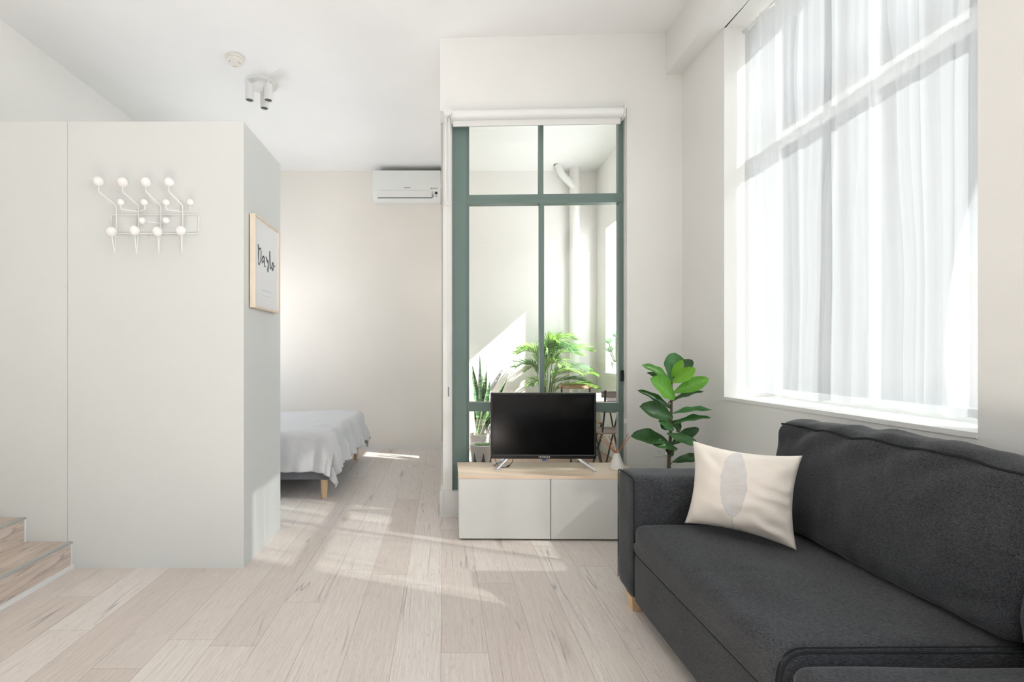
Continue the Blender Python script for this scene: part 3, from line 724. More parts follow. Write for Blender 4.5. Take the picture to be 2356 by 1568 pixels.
co_.rotation_quaternion = (Matrix.Rotation(R(-40), 4, 'Z') @ Matrix.Rotation(R(-14), 4, 'X') @ Matrix.Rotation(R(2), 4, 'Y')).to_quaternion()
tag(co_, 'cream throw cushion with grey feather print on the dark sofa', 'cushion')

# ------------------------------------------------------------ coat rack on the partition
rk = thing('coat_rack', 'white wire coat rack with round ball knobs on the partition wall', 'coat rack', (-1.75, 2.733, 1.95))
def kp(cx, cy, off):
    Y = 2.733-off; return at(cx/3.5697, 350+cy/3.5697, Y) - Vector(rk.location)
b = NB(); q = [(914, 590), (914, 514), (1634, 514), (1634, 668), (914, 668), (914, 585)]
tube(b, round_corners([kp(x, y, 0.006) for x, y in q], 0.012, 5), 0.0035, 8); obj('rail', b, 'white2', rk, 'auto')
for x, y in ((978, 511), (1567, 511), (978, 664), (1563, 664)):
    b = NB(); ball(b, kp(x, y, 0.004), 0.004); obj('screw', b, 'alu', rk)
HK = [[(809, 262), (812, 327), (952, 435), (957, 520), (955, 640), (940, 832), (918, 685)],
      [(1006, 268), (1007, 325), (1136, 437), (1138, 520), (1137, 640), (1122, 832), (1106, 680)],
      [(1197, 268), (1198, 323), (1320, 440), (1322, 520), (1317, 640), (1305, 832), (1296, 685)],
      [(1385, 265), (1386, 322), (1500, 436), (1501, 520), (1500, 640), (1494, 832), (1487, 685)]]
OF = [0.075, 0.075, 0.02, 0.014, 0.018, 0.05, 0.085]
for h in HK:
    b = NB(); tube(b, round_corners([kp(x, y, o) for (x, y), o in zip(h, OF)], 0.008, 4), 0.0032, 8); obj('hook', b, 'white2', rk, 'auto')
for q in ([(992, 430, .07), (993, 468, .07), (1137, 488, .016), (1190, 468, .05), (1190, 430, .05)], [(1363, 430, .07), (1365, 470, .07), (1500, 489, .016), (1563, 468, .05), (1563, 430, .05)], [(1175, 565, .07), (1318, 584, .016), (1360, 566, .05)]):
    b = NB(); tube(b, round_corners([kp(*t) for t in q], 0.006, 4), 0.0028, 8); obj('cross_wire', b, 'white2', rk, 'auto')
for x, y, o, r in ((808, 241, .078, .0285), (1008, 247, .078, .0275), (1198, 246, .078, .0275), (1387, 244, .078, .0270), (915, 650, .088, .0275), (1105, 642, .088, .0275), (1292, 650, .088, .0270), (1486, 645, .088, .027),
                   (992, 412, .07, .0195), (1184, 412, .05, .0195), (1362, 412, .07, .0195), (1562, 412, .05, .0195), (1168, 562, .072, .0190), (1365, 561, .052, .0190)):
    b = NB(); ball(b, kp(x, y, o), r); obj('knob', b, 'ball', rk, True)

# ------------------------------------------------------------ framed print
fr = thing('picture_frame', 'pale wood framed brush lettered print on the bright partition side', 'picture', (-1.141, 3.005, 1.497))
w_, h_ = 0.205, 0.55
b = NB()
for (y0, y1, z0, z1) in ((-w_, w_, 0, 0.012), (-w_, w_, h_-0.012, h_), (-w_, -w_+0.012, 0.012, h_-0.012), (w_-0.012, w_, 0.012, h_-0.012)):
    box(b, 0.008, 0.041, y0, y1, z0, z1, 0.001)
obj('frame', b, 'frame_wood', fr)
b = NB(); box(b, 0.012, 0.030, -w_+0.006, w_-0.006, 0.006, h_-0.006); obj('print', b, 'paper', fr)
b = NB(); box(b, 0.001, 0.008, -w_+0.02, w_-0.02, 0.02, h_-0.02); obj('backing', b, 'ink', fr)
# brush lettering: strokes laid on the paper plane
def fp(cx, cy):                                                             # point of the photograph on the paper plane
    px = 560+cx/5.6; py = 460+cy/5.6; X = -1.11; Y = F*X/(px-CX)
    return Vector((0.0305, Y-3.005, EYE-(py-CY)*Y/F-1.497))
def stroke(bm, pts, w0, w1):
    q = smooth_path([fp(*p) for p in pts], 6); n = len(q); L = []; Rr = []
    for i, p in enumerate(q):
        t = (q[min(i+1, n-1)]-q[max(i-1, 0)]).normalized(); nrm = Vector((0, t.z, -t.y))
        s = i/(n-1); ww = 1.5*(w0+(w1-w0)*s)*(0.55+0.45*math.sin(math.pi*min(1, s*1.1+0.1)))
        L.append(bm.verts.new(p+nrm*ww)); Rr.append(bm.verts.new(p-nrm*ww))
    for i in range(n-1): bm.faces.new((L[i], L[i+1], Rr[i+1], Rr[i]))
b = NB()
stroke(b, [(191, 570), (198, 640), (196, 740), (200, 825)], 0.007, 0.005)
stroke(b, [(200, 640), (218, 620), (230, 660), (228, 740), (212, 815), (200, 832), (192, 805)], 0.004, 0.004)
stroke(b, [(268, 728), (250, 735), (239, 775), (248, 805), (262, 780), (268, 740)], 0.005, 0.004)
stroke(b, [(268, 728), (270, 790), (275, 850), (290, 855)], 0.007, 0.004)
stroke(b, [(290, 730), (300, 755), (308, 790), (318, 788), (322, 850), (318, 920), (310, 900), (318, 850)], 0.006, 0.005)
stroke(b, [(340, 655), (342, 740), (345, 840), (352, 885), (362, 860)], 0.008, 0.005)
stroke(b, [(385, 805), (372, 830), (370, 880), (380, 900), (388, 860), (386, 812), (395, 855), (410, 845)], 0.006, 0.004)
obj('lettering', b, 'ink', fr)
FPM = mat('fine_print_ink', (0.66, 0.68, 0.71))
for (yy, c0, c1) in ((1150, 238, 362), (1225, 246, 356)):
    k = c0; b = NB()
    while k < c1:
        s = (k-c0)/(c1-c0); y2 = yy+s*40 if yy == 1150 else yy+s*25
        a1 = fp(k, y2); a2 = fp(min(c1, k+9), y2+3); h2 = 0.0065 if yy == 1150 else 0.004
        v = [b.verts.new(a1), b.verts.new(a2), b.verts.new(a2-Vector((0, 0, h2))), b.verts.new(a1-Vector((0, 0, h2)))]; b.faces.new(v); k += 13
    obj('fine_print', b, FPM, fr)

# ------------------------------------------------------------ ceiling fittings
sm = thing('smoke_detector', 'small round cream smoke detector on the ceiling', 'smoke detector', (-1.675, 3.84, CZ-0.045))
b = NB(); lathe(b, [(0, 0), (0.045, 0.0), (0.062, 0.006), (0.068, 0.018), (0.064, 0.020), (0.064, 0.024), (0.072, 0.028), (0.074, 0.045), (0, 0.045)], (0, 0, 0), 40); obj('housing', b, 'detector', sm, 'auto')
for a in (20, 140, 260):
    b = NB(); bb = bmesh.new(); box(bb, -0.016, 0.016, -0.003, 0.003, -0.0015, 0.004); merge(b, bb, Matrix.Rotation(R(a), 4, 'Z') @ Matrix.Translation((0, 0.042, 0)))
    obj('vent_slot', b, 'taupe', sm)
spl = thing('spotlight_fixture', 'white ceiling spotlight with three cylinder lamps on a round plate', 'ceiling light', (-1.60, 4.20, CZ-0.022))
b = NB(); lathe(b, [(0, 0), (0.128, 0), (0.134, 0.004), (0.134, 0.022), (0, 0.022)], (0, 0, 0), 48); obj('mounting_plate', b, 'white', spl, 'auto')
b = NB(); ball(b, (0, 0.01, 0), 0.01, 1, 1, 0.5); obj('screw', b, 'white', spl)
for x, y in ((-0.072, -0.075), (0.088, -0.072), (0.005, 0.062)):
    b = NB(); lathe(b, [(0, -0.006), (0.0, -0.028), (0.030, -0.03), (0.036, -0.034), (0.036, -0.165), (0.031, -0.166), (0.030, -0.155), (0, -0.15)][1:], (x, y, 0), 28)
    tube(b, [(x, y, 0.0), (x, y, -0.03)], 0.012, 12); l_ = obj('lamp', b, 'white', spl, 'auto')
    b = NB(); lathe(b, [(0, -0.160), (0.0295, -0.160), (0.0295, -0.156), (0, -0.156)], (x, y, 0), 24); obj('lens', b, 'glassdark', l_)

# ------------------------------------------------------------ air conditioner
ac = thing('air_conditioner', 'white wall mounted air conditioner high on the bedroom wall', 'air conditioner', (-0.43, 6.2, 3.17))
AW = 0.46
b = NB()
prof = [(0, 0.0), (-0.10, -0.002), (-0.155, 0.03), (-0.185, 0.09), (-0.195, 0.14), (-0.198, 0.20), (-0.19, 0.36), (-0.17, 0.372), (0, 0.372)]
for s in (0, 1): pass
L = [b.verts.new((-AW, y, z)) for y, z in prof]; Rr = [b.verts.new((AW*0.88, y, z)) for y, z in prof]
for i in range(len(prof)):
    j = (i+1) % len(prof); b.faces.new((L[i], L[j], Rr[j], Rr[i]))
b.faces.new(L); b.faces.new(Rr[::-1])
bmesh.ops.bevel(b, geom=[e for e in b.edges if abs(e.verts[0].co.x-e.verts[1].co.x) < 1e-5], offset=0.012, segments=3, affect='EDGES')
obj('housing', b, 'white2', ac, 'auto')
b = NB(); hexa(b, [(-0.40, -0.158, 0.030), (0.29, -0.158, 0.030), (0.29, -0.150, 0.036), (-0.40, -0.150, 0.036), (-0.41, -0.200, 0.105), (0.29, -0.200, 0.105), (0.29, -0.19, 0.105), (-0.41, -0.19, 0.105)]); obj('louvre', b, 'white', ac)
b = NB(); box(b, -0.40, 0.292, -0.160, -0.13, 0.026, 0.033); box(b, 0.289, 0.293, -0.19, -0.15, 0.03, 0.10); obj('vent_gap', b, 'ink', ac)
b = NB(); box(b, 0.325, 0.355, -0.191, -0.16, 0.068, 0.092); obj('display', b, 'black', ac)
for x0 in (0.298, 0.340):
    b = NB(); box(b, x0, x0+0.009, -0.172, -0.14, 0.042, 0.048); obj('button', b, 'ink', ac)
text_mesh('lettering', 'SAMSUNG', 0.017, 'ink', ac, (-0.025, -0.1965, 0.143), (R(86), 0, 0), 0.0015)
text_mesh('small_lettering', 'VIRUS DOCTOR', 0.010, 'grey', ac, (0.325, -0.1960, 0.136), (R(86), 0, 0), 0.0015)
b = NB(); ball(b, (0.277, -0.195, 0.136), 0.006, 1, .3, 1); obj('badge', b, 'ink', ac)

# ------------------------------------------------------------ bed
bed = thing('bed', 'low grey upholstered bed on birch legs behind the partition', 'bed', (-1.94, 4.82, 0))
BX, BY = 0.985, 0.775
b = NB(); softbox(b, (BX, BY, 0.115), 0.02, 20, None, (0, 0, 0.27)); obj('bed_base', b, 'bedbase', bed, 'auto')
b = NB(); softbox(b, (BX-0.01, BY-0.01, 0.075), 0.04, 20, None, (0, 0, 0.46)); obj('mattress', b, 'ceramic', bed, True)
for x, y in ((BX-0.06, -BY+0.03), (BX-0.06, BY-0.03), (-BX+0.06, -BY+0.03), (-BX+0.06, BY-0.03)):
    b = NB(); lathe(b, [(0, 0), (0.021, 0), (0.024, 0.003), (0.031, 0.16), (0, 0.16)], (x, y, 0), 24); obj('leg', b, 'birch', bed, 'auto')
b = NB(); g = {}; NX, NY = 150, 150
xe = -1.94+BX-0.045; yn = 4.82-BY+0.05; yf = 4.82+BY-0.05; topz = 0.555; r = 0.06
for i in range(NX+1):
    for j in range(NY+1):
        a = -2.88 + (xe+0.34+2.88)*i/NX; c = (yn-0.36) + (yf-yn+0.72)*j/NY
        ex = max(0, a-xe); ey = (c-yn) if c < yn else (c-yf if c > yf else 0)
        d = math.hypot(ex, ey)
        x = min(a, xe); y = min(max(c, yn), yf); z = topz
        z += 0.02*noise.noise(Vector((a*2, c*2, 0))) + 0.006*noise.noise(Vector((a*7, c*7, 2))) + 0.007*noise.noise(Vector((a*2+c*6, c*3-a*8, 4)))
        if d > 0:
            dx, dy = ex/d, ey/d
            if d < r*math.pi/2: hor = r*math.sin(d/r); dr = r*(1-math.cos(d/r))
            else: hor = r+0.20*(d-r*math.pi/2); dr = r+0.96*(d-r*math.pi/2)
            tcoord = (a if abs(ey) > ex else c)
            k = min(1, d/0.25)
            hor += k*(0.020*math.sin(tcoord*19+2.5*noise.noise(Vector((tcoord*2, d*2, 7)))) + 0.012*math.sin(tcoord*43+d*5) + 0.012)
            hor += 0.01*noise.noise(Vector((a*9, c*9, d*5)))
            x += dx*hor; y += dy*hor; z -= dr
            if ey < 0 and ex <= 0: z += -0.012*math.sin(a*7)*k
        g[i, j] = b.verts.new((x, y, z))
for i in range(NX):
    for j in range(NY): b.faces.new((g[i, j], g[i+1, j], g[i+1, j+1], g[i, j+1]))
dv = obj('duvet', b, 'duvet', None, True)
so_ = dv.modifiers.new('thick', 'SOLIDIFY'); so_.thickness = 0.012; so_.offset = 1
tag(dv, 'rumpled light grey linen duvet draped over the bed', 'duvet')

# ------------------------------------------------------------ leaves
def leaf(bm, base, tip, width, up, cup=0.25, droop=0.1, wave=0.02, prof=None, nl=12, nw=6, seed=0.0):
    base = Vector(base); tip = Vector(tip); ax = tip-base; L_ = ax.length; ax.normalize()
    side = ax.cross(Vector(up)).normalized(); nrm = side.cross(ax).normalized()
    uvl = bm.loops.layers.uv.verify(); g = {}
    for i in range(nl+1):
        t = i/nl
        if prof: wd = prof(t)
        else: wd = (math.sin(math.pi*min(1, (t*0.97+0.02))**0.95))**0.6*(0.62+0.38*math.sin(math.pi*(t-0.1)*0.8)) if t < 1 else 0.02
        for j in range(nw+1):
            s = -1+2*j/nw
            off = cup*width*0.5*abs(s)*abs(s) + wave*math.sin(t*15+s*2+seed*3)*abs(s)
            p = base + ax*(L_*t) + side*(s*width*0.5*wd) + nrm*(off*wd + droop*L_*math.sin(math.pi*t) )
            g[i, j] = (bm.verts.new(p), (j/nw, t))
    for i in range(nl):
        for j in range(nw):
            q = [g[i, j], g[i+1, j], g[i+1, j+1], g[i, j+1]]
            f = bm.faces.new([a[0] for a in q])
            for lp, a in zip(f.loops, q): lp[uvl].uv = a[1]
# fiddle-leaf fig in the corner
fg = thing('fiddle_leaf_fig', 'tall fiddle leaf fig with broad green leaves in the corner behind the sofa', 'plant', (1.49, 3.08, 0))
FY = 3.08; FL = Vector(fg.location)
def fq(cx, cy, dy=0): return at(1400+cx/4.9, 780+cy/4.9, FY+dy) - FL
b = NB(); lathe(b, [(0, 0), (0.10, 0), (0.115, 0.01), (0.14, 0.25), (0.143, 0.26), (0.13, 0.26), (0.127, 0.235), (0, 0.235)], (0, 0, 0), 36); obj('pot', b, 'ceramic', fg, 'auto')
b = NB(); lathe(b, [(0, 0.23), (0.127, 0.232), (0.10, 0.242), (0, 0.245)], (0, 0, 0), 24); obj('soil', b, 'soil', fg, True)
b = NB(); tr = smooth_path([(0, 0, 0.2), fq(683, 1560), fq(685, 1300), fq(698, 1100), fq(706, 900), fq(710, 700), fq(712, 480)], 5)
tube(b, tr, [0.013-0.007*i/(len(tr)-1) for i in range(len(tr))], 10); obj('trunk', b, 'stem', fg, True)
FC, UPH, MIX = (0.1, -1, 0.45), (0, -0.35, 1), (0, -0.8, 0.7)
LV = [((700, 445), (748, 150), .15, .03, FC, 'leaf_mid2'), ((712, 425), (832, 228), .062, -.05, FC, 'leaf_young'), ((700, 460), (375, 292), .075, -.02, MIX, 'leaf_mid'),
      ((660, 455), (430, 380), .05, .06, MIX, 'leaf_dark'), ((745, 420), (945, 232), .085, .04, MIX, 'leaf_dark'), ((760, 400), (918, 285), .07, .09, FC, 'leaf_dark'),
      ((725, 490), (978, 322), .085, -.08, FC, 'leaf_young'), ((740, 600), (1133, 442), .095, -.05, FC, 'leaf_youngmid'), ((745, 668), (468, 443), .145, -.12, FC, 'leaf_young2'),
      ((675, 715), (1075, 588), .055, .03, UPH, 'leaf_dark'), ((720, 792), (324, 574), .062, .0, MIX, 'leaf_dark'), ((725, 880), (348, 758), .125, -.1, FC, 'leaf_gloss'),
      ((715, 842), (1172, 800), .075, -.05, UPH, 'leaf_mid2'), ((730, 955), (1158, 884), .075, -.06, UPH, 'leaf_mid2'), ((735, 1018), (560, 918), .07, -.1, FC, 'leaf_mid2'),
      ((705, 930), (815, 1020), .09, .05, FC, 'leaf_dark'), ((670, 1155), (250, 1095), .12, -.06, MIX, 'leaf_dark'), ((705, 1190), (1020, 1000), .075, .05, MIX, 'leaf_dark'),
      ((660, 1062), (1020, 1195), .07, -.12, FC, 'leaf_deep'), ((780, 1238), (500, 1190), .065, -.08, MIX, 'leaf_mid2'), ((640, 1245), (735, 1300), .06, .0, FC, 'leaf_dark'),
      ((720, 1385), (1060, 1322), .065, -.02, MIX, 'leaf_dark'), ((680, 1200), (535, 1150), .08, .05, FC, 'leaf_dark'), ((715, 900), (600, 1010), .08, .03, FC, 'leaf_dark')]
MM = {'leaf_mid2': 'leaf_deep', 'leaf_gloss': 'leaf_dark', 'leaf_young2': 'leaf_youngmid'}
M['leaf_deep'] = leaf_mat('deep_green_leaf', (0.035, 0.14, 0.035), (0.06, 0.20, 0.05), (0.12, 0.3, 0.1), 0.3, 0.2)
M['leaf_youngmid'] = leaf_mat('fresh_green_leaf', (0.11, 0.36, 0.03), (0.17, 0.44, 0.05), (0.3, 0.56, 0.12), 0.4, 0.3)
for k, (a, c, wd, dy, up, mt) in enumerate(LV):
    b = NB(); st = fq(698+(705-a[1]/10)*0.0, min(a[1]+18, 1440))
    ba = fq(*a, dy*0.25); tp = fq(*c, dy)
    leaf(b, ba, tp, wd, up, 0.35, 0.05 if up != FC else 0.02, 0.006, seed=k)
    l_ = obj('leaf', b, MM.get(mt, mt), fg, True)
    b = NB(); s0 = min(tr, key=lambda q: abs(q.z-(ba.z-0.03))); tube(b, [s0, s0.lerp(ba, 0.5)+Vector((0, 0, 0.003)), ba], 0.003, 6); obj('leaf_stalk', b, 'stem_green', l_, True)

# ------------------------------------------------------------ balcony: pipes
dp = thing('drain_pipe', 'cream vertical drain pipe with a slanting branch on the balcony wall', 'pipe', (1.68, 6.115, 0))
b = NB(); tube(b, [(0, 0, 0.006), (0, 0, CZ)], 0.062, 28, True); obj('main_pipe', b, 'cream', dp, 'auto')
for z in (3.1, 3.35):
    b = NB(); tube(b, [(0, 0, z), (0, 0, z+0.09)], 0.069, 28); obj('collar', b, 'cream', dp, 'auto')
b = NB(); q = round_corners([at(1281, 330, 6.0)+Vector((0, 0, 0)), at(1282, 372, 6.0), at(1290, 398, 6.02), at(1330, 440, 6.115)], 0.05, 6)
q = [Vector((p.x, p.y, p.z))-Vector((1.68, 6.115, 0)) for p in q]; q.insert(0, Vector((q[0].x, q[0].y, CZ)))
tube(b, q, 0.042, 20); obj('branch_pipe', b, 'trim', dp, 'auto')

# ------------------------------------------------------------ balcony: pots
def pot(parent, r0, r1, h, m, wall=0.012, soil=True):
    b = NB(); lathe(b, [(0, 0), (r0-0.008, 0), (r0, 0.008), (r1, h-0.004), (r1-0.004, h), (r1-wall, h), (r1-wall-0.004, h-0.04), (0, h-0.04)], (0, 0, 0), 40); o = obj('pot', b, m, parent, 'auto')
    if soil: b = NB(); lathe(b, [(0, h-0.039), (r1-wall-0.004, h-0.036), (r1*0.5, h-0.026), (0, h-0.022)], (0, 0, 0), 24); obj('soil', b, 'soil', parent, True)
    return o
FZ = 0.006
sp = thing('snake_plant', 'tall banded snake plant in a taupe pot behind the window glass', 'plant', (0.40, 5.3, FZ))
pot(sp, 0.085, 0.108, 0.335, 'taupe')
sl_ = [((1086, 836), .055), ((1103.5, 809), .035), ((1112, 866), .045), ((1120, 848), .055), ((1128, 870), .05), ((1168, 868), .035), ((1090, 860), .05), ((1135, 930), .05), ((1147, 940), .045), ((1095, 900), .06)]
for k, ((px, py), wd) in enumerate(sl_):
    base = Vector((random.Random(k).uniform(-0.04, 0.04), random.Random(k+9).uniform(-0.04, 0.04), 0.30))
    dy = random.Random(k+20).uniform(-0.08, 0.12)
    tip = at(px, py, 5.3+dy) - Vector(sp.location)
    b = NB(); pr = lambda t: (0.55+0.45*math.sin(math.pi*min(1, t*0.95+0.12)))*(1 if t < 0.72 else max(0.02, 1-((t-0.72)/0.28)**1.6))
    mid_up = (math.sin(k*2.1)*0.5, -1, 0.05); leaf(b, base, tip, wd*1.35, mid_up, 0.5, 0.03*math.sin(k*1.7), 0.003, pr, 16, 4, k)
    obj('leaf', b, 'snake', sp, True)
tp_ = thing('patterned_pot', 'white pot with dark triangles holding a pale rosette plant', 'plant', (0.385, 4.8, FZ))
pot(tp_, 0.085, 0.118, 0.315, 'pot_tri')
b = NB(); rr = random.Random(5)
for k in range(26):
    a = rr.uniform(0, 6.28); e = rr.uniform(0.1, 1.25); L_ = rr.uniform(0.08, 0.16); d = Vector((math.cos(a)*math.cos(e), math.sin(a)*math.cos(e), math.sin(e)))
    leaf(b, (0.01, 0, 0.33), Vector((0.01, 0, 0.33))+d*L_, 0.010, (0, 0, 1) if e < 1 else (0, 1, 0), 0.3, 0.12, 0.0, lambda t: 1-t*0.95, 8, 2)
obj('rosette', b, 'airplant', tp_, True)
b = NB()
for k in range(40):
    a = rr.uniform(0, 6.28); rad = rr.uniform(0.02, 0.095); p = Vector((math.cos(a)*rad+0.01, math.sin(a)*rad, 0.29)); d = Vector((rr.uniform(-.5, .5), rr.uniform(-.5, .5), 1)).normalized()
    leaf(b, p, p+d*0.035, 0.02, (0, -1, 0.2), 0.3, 0.05, 0, None, 5, 2)
obj('ground_cover', b, 'lime', tp_, True)
# round stand with the watering can
stn = thing('side_table', 'small white round side table against the balcony wall', 'table', (0.50, 5.92, FZ))
b = NB(); lathe(b, [(0, 0.69), (0.14, 0.69), (0.14, 0.706), (0, 0.706)], (0, 0, 0), 36); obj('tabletop', b, 'white', stn, 'auto')
for a in (30, 150, 270):
    b = NB(); tube(b, [(0.05*math.cos(R(a)), 0.05*math.sin(R(a)), 0.69), (0.13*math.cos(R(a)), 0.13*math.sin(R(a)), 0)], 0.009, 8); obj('leg', b, 'white', stn)
wc = thing('watering_can', 'pale grey watering can with a long upturned spout', 'watering can', (0.50, 5.88, 0.7125))
b = NB(); lathe(b, [(0, 0), (0.085, 0), (0.09, 0.006), (0.075, 0.10), (0.045, 0.20), (0.035, 0.24), (0.030, 0.24), (0.03, 0.22), (0, 0.21)], (0, 0, 0), 32); obj('body', b, 'palegrey', wc, 'auto')
q = [Vector((0.05, -0.01, 0.05)), Vector((0.11, -0.02, 0.13)), Vector((0.17, -0.03, 0.23)), at(1156, 851, 5.84)-Vector(wc.location)]
b = NB(); q = smooth_path(q, 5); tube(b, q, [0.034-0.021*i/(len(q)-1) for i in range(len(q))], 14); obj('spout', b, 'palegrey', wc, True)
b = NB(); tube(b, smooth_path([(-0.03, 0, 0.235), (-0.09, 0, 0.25), (-0.13, 0, 0.17), (-0.08, 0, 0.06)], 6), 0.009, 10); obj('handle', b, 'palegrey', wc, True)
# wire basket
wb = thing('wire_basket', 'dark wire mesh basket on the balcony floor behind the snake plant', 'basket', (0.66, 5.75, FZ))
b = NB(); H = 0.46; rB = 0.15
for k in range(22):
    for s in (-1, 1):
        pts = []
        for i in range(13):
            t = i/12; a = 2*math.pi*k/22 + s*t*1.3; pts.append((rB*(0.85+0.15*t)*math.cos(a), rB*(0.85+0.15*t)*math.sin(a), 0.005+t*H))
        tube(b, pts, 0.0028, 4)
for z, f_ in ((0.005, .85), (H+0.003, 1.0)):
    tube(b, [(rB*f_*math.cos(2*math.pi*i/32), rB*f_*math.sin(2*math.pi*i/32), z) for i in range(33)], 0.005, 6)
obj('mesh', b, 'dark', wb); b = NB(); lathe(b, [(0, 0.0), (rB*0.84, 0.0), (rB*0.84, 0.006), (0, 0.006)], (0, 0, 0), 28); obj('bottom', b, 'dark', wb)

# ------------------------------------------------------------ areca palm
pm = thing('areca_palm', 'feathery green areca palm standing on the balcony', 'plant', (1.24, 5.92, FZ))
pot(pm, 0.12, 0.16, 0.33, 'taupe')
fronds = [((1190, 843), -.1, .9), ((1195, 812), -.05, 1), ((1197, 806), .15, .8), ((1276, 790), .1, 1), ((1300, 800), -.2, .9), ((1262, 805), -.1, .9), ((1330, 815), .0, 1), ((1352, 806), .15, 1), ((1350, 850), -.15, .9),
          ((1366, 862), -.2, .9), ((1372, 893), -.3, .8), ((1284, 786), -.1, 1), ((1312, 806), -.2, 1), ((1225, 885), -.15, .8), ((1245, 835), .2, 1), ((1318, 780), .25, .9), ((1352, 880), .1, .8), ((1290, 840), -.3, .9), ((1215, 850), .1, .8), ((1335, 860), -.3, .8)]
rr = random.Random(11)
for k, ((px, py), dy, sc) in enumerate(fronds):
    tip = at(px, py, 5.80+dy*0.7) - Vector(pm.location)
    root = Vector((rr.uniform(-0.05, 0.05), rr.uniform(-0.05, 0.05), 0.30))
    mid = Vector((root.x + (tip.x-root.x)*0.28, root.y+(tip.y-root.y)*0.3, max(0.75, min(tip.z+0.10, tip.z*0.92+0.05))))
    q = smooth_path([root, root.lerp(mid, 0.55)+Vector((0, 0, 0.05)), mid, mid.lerp(tip, 0.55)+Vector((0, 0, 0.05)), tip], 7)
    b = NB(); n = len(q); tube(b, q, [0.006-0.0045*i/(n-1) for i in range(n)], 6)
    f_ = obj('frond', b, 'stem_green', pm, True)
    b = NB()
    for i in range(int(n*0.42), n):
        t = (i-n*0.42)/(n*0.58); ax = (q[min(i+1, n-1)]-q[i-1]).normalized()
        sidev = ax.cross(Vector((0, 0, 1)));
        if sidev.length < 0.2: sidev = Vector((1, 0, 0))
        sidev.normalize(); up = sidev.cross(ax).normalized()
        Lf = 0.26*math.sin(math.pi*min(1, 0.22+0.72*t))*sc
        for s in (-1, 1):
            for h in (0, 0.5):
                p0 = q[i].lerp(q[min(i+1, n-1)], h)
                d = (ax*0.9 + sidev*s*0.6 + up*0.22 + Vector((rr.uniform(-.12, .12), rr.uniform(-.12, .12), rr.uniform(-.12, .12)))).normalized()
                leaf(b, p0, p0+d*Lf*rr.uniform(0.8, 1.05)+Vector((0, 0, -Lf*0.12)), 0.013, up, 0.5, 0.06, 0, lambda t: math.sin(math.pi*min(1, t*0.9+0.1))**0.6, 6, 2)
    obj('leaflets', b, 'palm' if k % 4 else 'palm_dark', f_, True)

# ------------------------------------------------------------ bistro set
def make_chair(loc, rz, label, slat, frm):
    c = thing('folding_chair', label, 'chair', loc, rz, 'folding bistro chairs')        # faces local -y
    for i in range(5):
        b = NB(); y = -0.30+i*0.075; box(b, -0.18, 0.18, y, y+0.052, 0.442, 0.456, 0.002); obj('seat_slat', b, slat, c)
    b = NB(); box(b, -0.205, 0.205, 0.11, 0.126, 0.80, 0.862, 0.003); obj('backrest', b, slat, c)
    b = NB(); box(b, -0.20, 0.20, 0.096, 0.110, 0.655, 0.70, 0.003); obj('backrest', b, slat, c)
    for s in (-1, 1):
        b = NB(); tube(b, [(s*0.17, 0.128, 0.872), (s*0.17, 0.105, 0.66), (s*0.17, 0.03, 0.44), (s*0.17, -0.32, 0.004)], 0.010, 8)
        for z in (0.815, 0.845): ball(b, (s*0.17, 0.108, z), 0.008)
        obj('back_leg', b, frm, c)
        b = NB(); tube(b, [(s*0.187, -0.28, 0.436), (s*0.187, -0.06, 0.25), (s*0.187, 0.17, 0.004)], 0.010, 8); obj('front_leg', b, frm, c)
        b = NB(); tube(b, [(s*0.178, -0.30, 0.434), (s*0.178, 0.06, 0.434)], 0.008, 8); obj('seat_rail', b, frm, c)
    b = NB(); tube(b, [(-0.17, -0.26, 0.075), (0.17, -0.26, 0.075)], 0.007, 8); tube(b, [(-0.187, 0.12, 0.06), (0.187, 0.12, 0.06)], 0.007, 8); obj('stretcher', b, frm, c)
    return c
make_chair((1.60, 5.66, FZ), 0.0, 'folding chair with warm wood backrest behind the balcony table', 'slat', 'dark')
make_chair((1.72, 4.70, FZ), math.pi, 'nearer folding chair with dark slats and bolted black brackets', 'slat_grey', 'dark')
tb = thing('bistro_table', 'small slatted wood folding table on the balcony', 'table', (1.62, 5.13, FZ))
for i in range(6):
    b = NB(); y = -0.235+i*0.08; box(b, -0.26, 0.26, y, y+0.07, 0.725, 0.74, 0.002); obj('tabletop_slat', b, 'slat_grey', tb)
for s in (-1, 1):
    b = NB(); tube(b, [(s*0.2, -0.21, 0.715), (s*0.2, 0.21, 0.004)], 0.009, 8); obj('leg', b, 'dark', tb)
    b = NB(); tube(b, [(s*0.215, 0.21, 0.715), (s*0.215, -0.21, 0.004)], 0.009, 8); obj('leg', b, 'dark', tb)
    b = NB(); box(b, s*0.207-0.015, s*0.207+0.015, -0.23, 0.24, 0.708, 0.725); obj('rail', b, 'dark', tb)
M['pink'] = mat('pink_cover', (0.75, 0.42, 0.40), 0.6); M['cover'] = mat('white_cover', (0.82, 0.82, 0.83), 0.5); M['bluec'] = mat('grey_blue_cover', (0.5, 0.56, 0.64), 0.5)
z = FZ+0.74
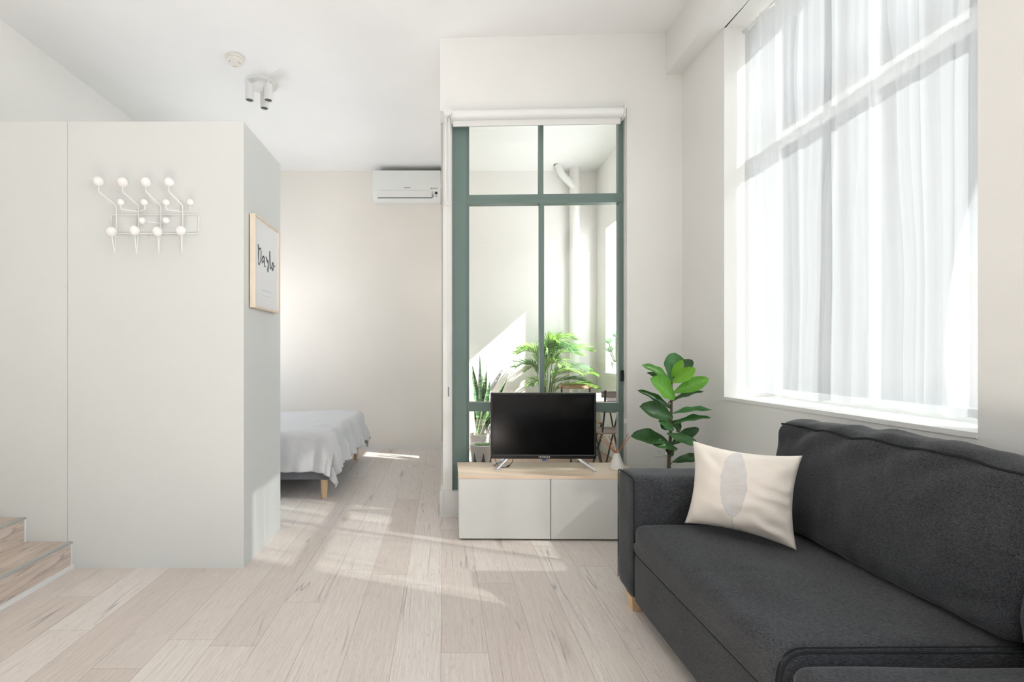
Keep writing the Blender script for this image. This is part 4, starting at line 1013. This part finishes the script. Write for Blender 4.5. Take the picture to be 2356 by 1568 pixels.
for k, (wd, dp_, th, m_, lb) in enumerate(((0.36, 0.24, 0.022, 'cover', 'large white book at the bottom of the balcony table pile'), (0.30, 0.22, 0.018, 'bluec', 'grey blue book in the middle of the table pile'),
                                     (0.34, 0.23, 0.014, 'pink', 'pink covered book on top of the table pile'))):
    bk = thing('book', lb, 'book', (1.545+0.01*k, 5.11, z), 0.04*k, 'books on the balcony table')
    b = NB(); box(b, -wd/2, wd/2, -dp_/2, dp_/2, 0, 0.002); box(b, -wd/2, wd/2, -dp_/2, dp_/2, th-0.002, th); box(b, -wd/2, -wd/2+0.003, -dp_/2, dp_/2, 0, th); obj('cover', b, m_, bk)
    b = NB(); box(b, -wd/2+0.003, wd/2-0.004, -dp_/2+0.004, dp_/2-0.004, 0.002, th-0.002); obj('pages', b, 'paper', bk); z += th
# ledge plants
def ledge_pot(loc, m, label, leaves=True, r1=0.062, h=0.13, seed=1):
    o = thing('ledge_plant', label, 'plant', loc); pot(o, r1*0.45, r1, h, m, 0.008)
    rr = random.Random(seed)
    if leaves:
        heads = [(0.0, 0, 0.42), (-0.09, -0.03, 0.34), (0.08, 0.03, 0.35), (-0.05, 0.04, 0.24), (0.06, -0.04, 0.27)]
        b = NB()
        for hx_, hy_, hz in heads: tube(b, smooth_path([(0, 0, h-0.03), (hx_*0.4, hy_*0.4, hz*0.6), (hx_, hy_, hz)], 4), 0.006, 6)
        obj('stems', b, 'stem_green', o, True)
        for hx_, hy_, hz in heads:
            b = NB()
            for k in range(16):
                a = k*2.4; e = 0.15+0.9*k/16; d = Vector((math.cos(a)*math.cos(e), math.sin(a)*math.cos(e), math.sin(e))); c_ = Vector((hx_, hy_, hz))
                leaf(b, c_+d*0.004, c_+d*0.10, 0.034, (0, 0, 1), 0.4, 0.1, 0, lambda t: math.sin(math.pi*(0.08+0.86*t))**0.7, 5, 2)
            obj('leaf_rosette', b, 'succulent', o, True)
    else:
        b = NB()
        for k in range(30):
            a = rr.uniform(0, 6.28); p = Vector((math.cos(a)*0.025, math.sin(a)*0.025, h-0.02)); leaf(b, p, p+Vector((rr.uniform(-.04, .04), rr.uniform(-.04, .04), rr.uniform(.12, .30))), 0.014, (0, -1, 0), 0.3, 0.05, 0, None, 6, 2)
        obj('foliage', b, 'lime', o, True)
    return o
ledge_pot((2.065, 5.72, 1.0), 'palegrey', 'pale succulent in a grey cone pot on the balcony ledge')
ledge_pot((2.13, 5.52, 1.0), 'ceramic', 'bright green plant in a white cone pot on the balcony ledge', False, 0.06, 0.14, 8)

# ------------------------------------------------------------ outside: brick building across the lane
nb = thing('neighbour_building', 'pale brick building faintly seen through the sheer curtain', 'building', (10.0, 2.0, -4.0))
b = NB(); box(b, 0, 4, -9, 12, 0, 6.8); obj('wall', b, 'brick', nb)
b = NB(); box(b, -0.1, 4, -9.1, 12.1, 6.8, 7.0); obj('parapet', b, 'trim', nb)
for yy in (-6.5, -3.5, -0.5, 2.5, 5.5, 8.5):
    b = NB(); box(b, -0.03, 0.02, yy, yy+1.1, 4.4, 6.2); wf = obj('window', b, 'trim', nb)
    b = NB(); box(b, -0.035, -0.03, yy+0.08, yy+1.02, 4.48, 6.12); obj('pane', b, 'glassdark', wf)
